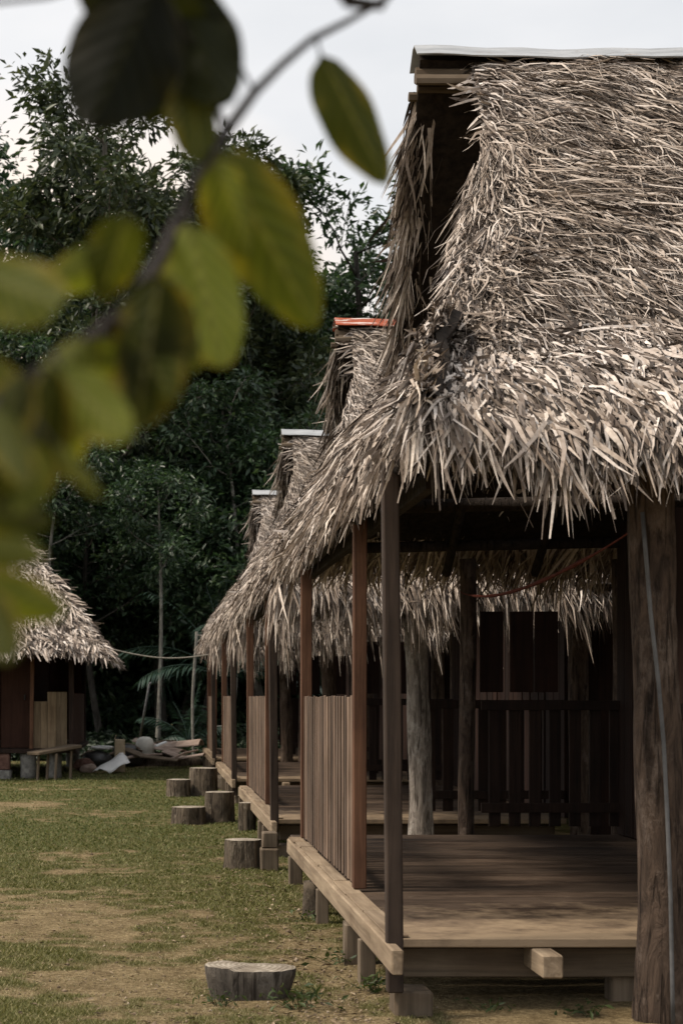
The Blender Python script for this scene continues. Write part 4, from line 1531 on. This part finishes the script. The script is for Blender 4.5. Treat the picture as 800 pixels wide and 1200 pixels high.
M['clod'] = thatch('dry earth clods', [(0.0, (0.09, 0.065, 0.04)), (0.7, (0.26, 0.195, 0.125)), (1.0, (0.42, 0.34, 0.25))])
clods()


# ------------------------------------------------------------------ the leafy branch close to the camera
def branch():
    root = empty('shrub', (-.62, .62, 0))
    tag(root, 'blurred leafy branch reaching in from the left, close to the camera', 'shrub')
    off = (-.62, .62, 0)
    path = [(640, -190, 1.02), (540, -75, .99), (450, 0, .96), (405, 26, .94), (365, 46, .92), (330, 76, .90), (298, 108, .87), (266, 152, .84), (240, 195, .82), (212, 250, .79),
            (190, 300, .76), (160, 348, .73), (115, 392, .70), (60, 430, .67), (0, 472, .64), (-120, 560, .61)]
    pts = [at(p[0], p[1], p[2] * 1.28) for p in path]
    pts += [np.array([-.32, .58, 1.22]), np.array([-.50, .60, .80]), np.array([-.60, .62, .3]), np.array([-.62, .62, -.05])]
    rad = [.0017, .0019, .0021, .0024, .0028, .0032, .0036, .0039, .004, .0035, .0037, .0039, .0041, .0043, .0046, .005, .006, .009, .012, .014]
    mb = MB(off)
    mb.tube(pts, rad, 8)
    # a second twig crossing the top left and one at the top right
    mb.tube([at(-60, 6, 1.02), at(0, 2, 1.02), at(55, -4, 1.02), at(130, -25, 1.03)], .0016, 6)
    mb.tube([at(380, -30, 1.1), at(410, 2, 1.1), at(445, 6, 1.13), at(470, -30, 1.15)], [.002, .005, .004, .002], 6)
    P2 = [p for p in pts[:15]]
    leaves = [
        ((185, -25), (104, 154), 140, .80, .1, -.15), ((150, -20), (272, 116), 150, .82, -.1, .15), ((180, -30), (176, 146), 150, .81, .05, .1),
        ((222, 85), (236, 188), 66, .82, .3, .2), ((112, -60), (150, 46), 86, .80, -.2, .3), ((205, -40), (258, 128), 118, .83, .1, -.1),
        ((376, 66), (455, 214), 74, .93, .15, .25), ((256, 178), (372, 386), 112, .80, -.1, .25), ((222, 258), (262, 434), 104, .77, .2, -.2),
        ((150, 252), (120, 354), 72, .70, .3, .3), ((-40, 310), (80, 362), 96, .62, .1, -.3), ((188, 325), (158, 502), 112, .70, -.2, .25),
        ((186, 322), (242, 434), 72, .72, .5, .5), ((66, 424), (152, 522), 84, .65, .2, -.4), ((60, 432), (44, 582), 68, .64, -.4, .3),
        ((-6, 478), (34, 562), 58, .60, .4, .3), ((66, 522), (126, 578), 40, .62, .9, .4), ((-34, 598), (70, 606), 70, .60, .2, .5), ((40, 520), (20, 600), 66, .62, -.2, .3),
        ((-34, 690), (76, 716), 66, .58, -.2, -.4), ((-26, 682), (12, 772), 66, .57, .3, .1), ((-20, 425), (28, 462), 44, .62, .2, .2),
        ((-8, 520), (20, 640), 46, .61, .4, .3),
        ((100, 400), (40, 470), 60, .66, -.3, .4), ((90, 470), (78, 560), 52, .66, .4, -.3), ((30, 440), (-20, 540), 70, .62, .1, .3),
        ((150, 380), (205, 470), 84, .70, -.3, -.2), ((250, 190), (300, 300), 80, .78, .4, .3), ((-30, 640), (52, 650), 44, .60, .3, .2),
        ((120, 395), (110, 470), 60, .69, .5, .4), ((140, 300), (60, 330), 54, .72, .3, .4),
    ]
    for i, (b, t, w, d, roll, bend) in enumerate(leaves):
        d = d * 1.28
        B, T = at(b[0], b[1], d), at(t[0], t[1], d + .015 * ((i * 7) % 5 - 2))
        D = nrm(T - B)
        L = np.linalg.norm(T - B)
        W = w * d / FPX
        view = np.array([0, 1.0, 0])
        S = nrm(np.cross(D, view))
        Nn = np.cross(S, D)
        S2 = S * math.cos(roll) + Nn * math.sin(roll)
        N2 = np.cross(S2, D)
        na, nb = 18, 9
        vs, fs, uv = [], [], []
        for k in range(na):
            t_ = k / (na - 1)
            prof = (math.sin(math.pi * min(1, t_ ** 0.85)) ** 0.55) if 0 < t_ < 1 else 0.0
            prof *= (1 - .12 * t_)
            for j in range(nb):
                u = j / (nb - 1) * 2 - 1
                wave = .04 * math.sin(t_ * 13 + i) * abs(u) ** 2
                p = B + D * L * t_ + S2 * (u * W * .5 * max(prof, .015)) + N2 * (W * (.22 * abs(u) * prof + bend * .6 * t_ * t_ + wave - .18 * bend))
                vs.append(p)
                uv.append((u, t_))
        for k in range(na - 1):
            for j in range(nb - 1):
                a = k * nb + j
                fs.append((a, a + 1, a + nb + 1, a + nb))
        m2 = MB(off); m2.add(vs, fs)
        o = m2.build('leaf', M['big_leaf'], root, True)
        k_ = (0.2 if i in (0, 1, 2, 4, 5) else 1.0) * (0.4 + 1.1 * ((i * 37) % 11) / 10)
        k_ = k_ * (1.5 if i % 5 == 3 else 1)
        o.color = (0.070 * k_, 0.080 * k_, 0.016 * k_, 0.08 if i in (0, 1, 2, 4, 5) else 1)
        ul = o.data.uv_layers.new(name='UVMap')
        for lp in o.data.loops:
            ul.data[lp.index].uv = uv[lp.vertex_index]
        # stalk to the branch
        j = min(range(len(P2)), key=lambda q: np.linalg.norm(P2[q] - B))
        if np.linalg.norm(P2[j] - B) > .002:
            mid = (P2[j] + B) / 2 + np.array([0, 0, .006])
            mb.tube([P2[j], mid, B, B + D * L * .1], [.0013, .0011, .001, .0006], 6)
    mb.build('branch', M['twig'], root, True)


branch()

# ------------------------------------------------------------------ sky, sun, camera
SUN_AZ, SUN_EL = R(-100), R(52)      # azimuth from +Y, clockwise: the light comes from the left
w = bpy.data.worlds.new('World')
SC.world = w
w.use_nodes = True
nt = w.node_tree
nt.nodes.clear()
sky = N(nt, 'ShaderNodeTexSky', sky_type='NISHITA')
sky.sun_disc = False
sky.sun_elevation = SUN_EL
sky.sun_rotation = SUN_AZ
sky.air_density = 1.2
sky.dust_density = 3.0
tc = N(nt, 'ShaderNodeTexCoord')
mp = N(nt, 'ShaderNodeMapping')
mp.inputs['Scale'].default_value = (1, 1, 3.0)
nt.links.new(tc.outputs['Generated'], mp.inputs['Vector'])
cl = noise(nt, mp.outputs[0], 4.5, 5, 0.5)
cloud = ramp(nt, cl, [(0.3, (6.3, 6.4, 6.55)), (0.7, (7.75, 7.65, 7.6))])
c = mixc(nt, sky.outputs[0], cloud, 0.88)
# warm evening glow low in the sky, behind the forest on the left
gd = Vector((math.sin(R(-2.5)) * math.cos(R(8)), math.cos(R(-2.5)) * math.cos(R(8)), math.sin(R(8))))
dp = N(nt, 'ShaderNodeVectorMath', operation='DOT_PRODUCT')
nt.links.new(tc.outputs['Generated'], dp.inputs[0])
dp.inputs[1].default_value = gd
gl = ramp(nt, dp.outputs['Value'], [(math.cos(R(12)), (0, 0, 0)), (math.cos(R(4)), (1, 1, 1))])
c = mixc(nt, c, (10.8, 8.3, 6.0), math_(nt, 'MULTIPLY', gl, 0.85))
bg = N(nt, 'ShaderNodeBackground')
bg.inputs['Strength'].default_value = 0.1
nt.links.new(c, bg.inputs[0])
ow = N(nt, 'ShaderNodeOutputWorld')
nt.links.new(bg.outputs[0], ow.inputs[0])

sl = bpy.data.lights.new('sun', 'SUN')
sl.energy = 2.8
sl.angle = R(12)
sl.color = (1.0, 0.885, 0.75)
so = bpy.data.objects.new('sun', sl)
COL.objects.link(so)
dirv = Vector((math.sin(SUN_AZ) * math.cos(SUN_EL), math.cos(SUN_AZ) * math.cos(SUN_EL), math.sin(SUN_EL)))
so.rotation_euler = dirv.to_track_quat('Z', 'Y').to_euler()
so.location = (-20, 5, 20)

cd = bpy.data.cameras.new('camera')
co = bpy.data.objects.new('camera', cd)
COL.objects.link(co)
co.location = (0, 0, EYE)
co.rotation_euler = (R(90), 0, 0)
cd.sensor_width = 36
cd.sensor_fit = 'AUTO'
cd.lens = FPX / 1200 * 36
cd.shift_x = (400 - 180) / 1200
cd.shift_y = (816 - 600) / 1200
cd.clip_start = 0.05
cd.clip_end = 2000
cd.dof.use_dof = True
cd.dof.focus_distance = 10.0
cd.dof.aperture_fstop = 6.2
SC.camera = co

SC.render.engine = 'CYCLES'
SC.cycles.use_denoising = True
SC.cycles.max_bounces = 6
SC.cycles.diffuse_bounces = 1
SC.cycles.transparent_max_bounces = 4
SC.view_settings.view_transform = 'Standard'
SC.view_settings.look = 'None'
SC.view_settings.exposure = 0.42
SC.view_settings.gamma = 1.0
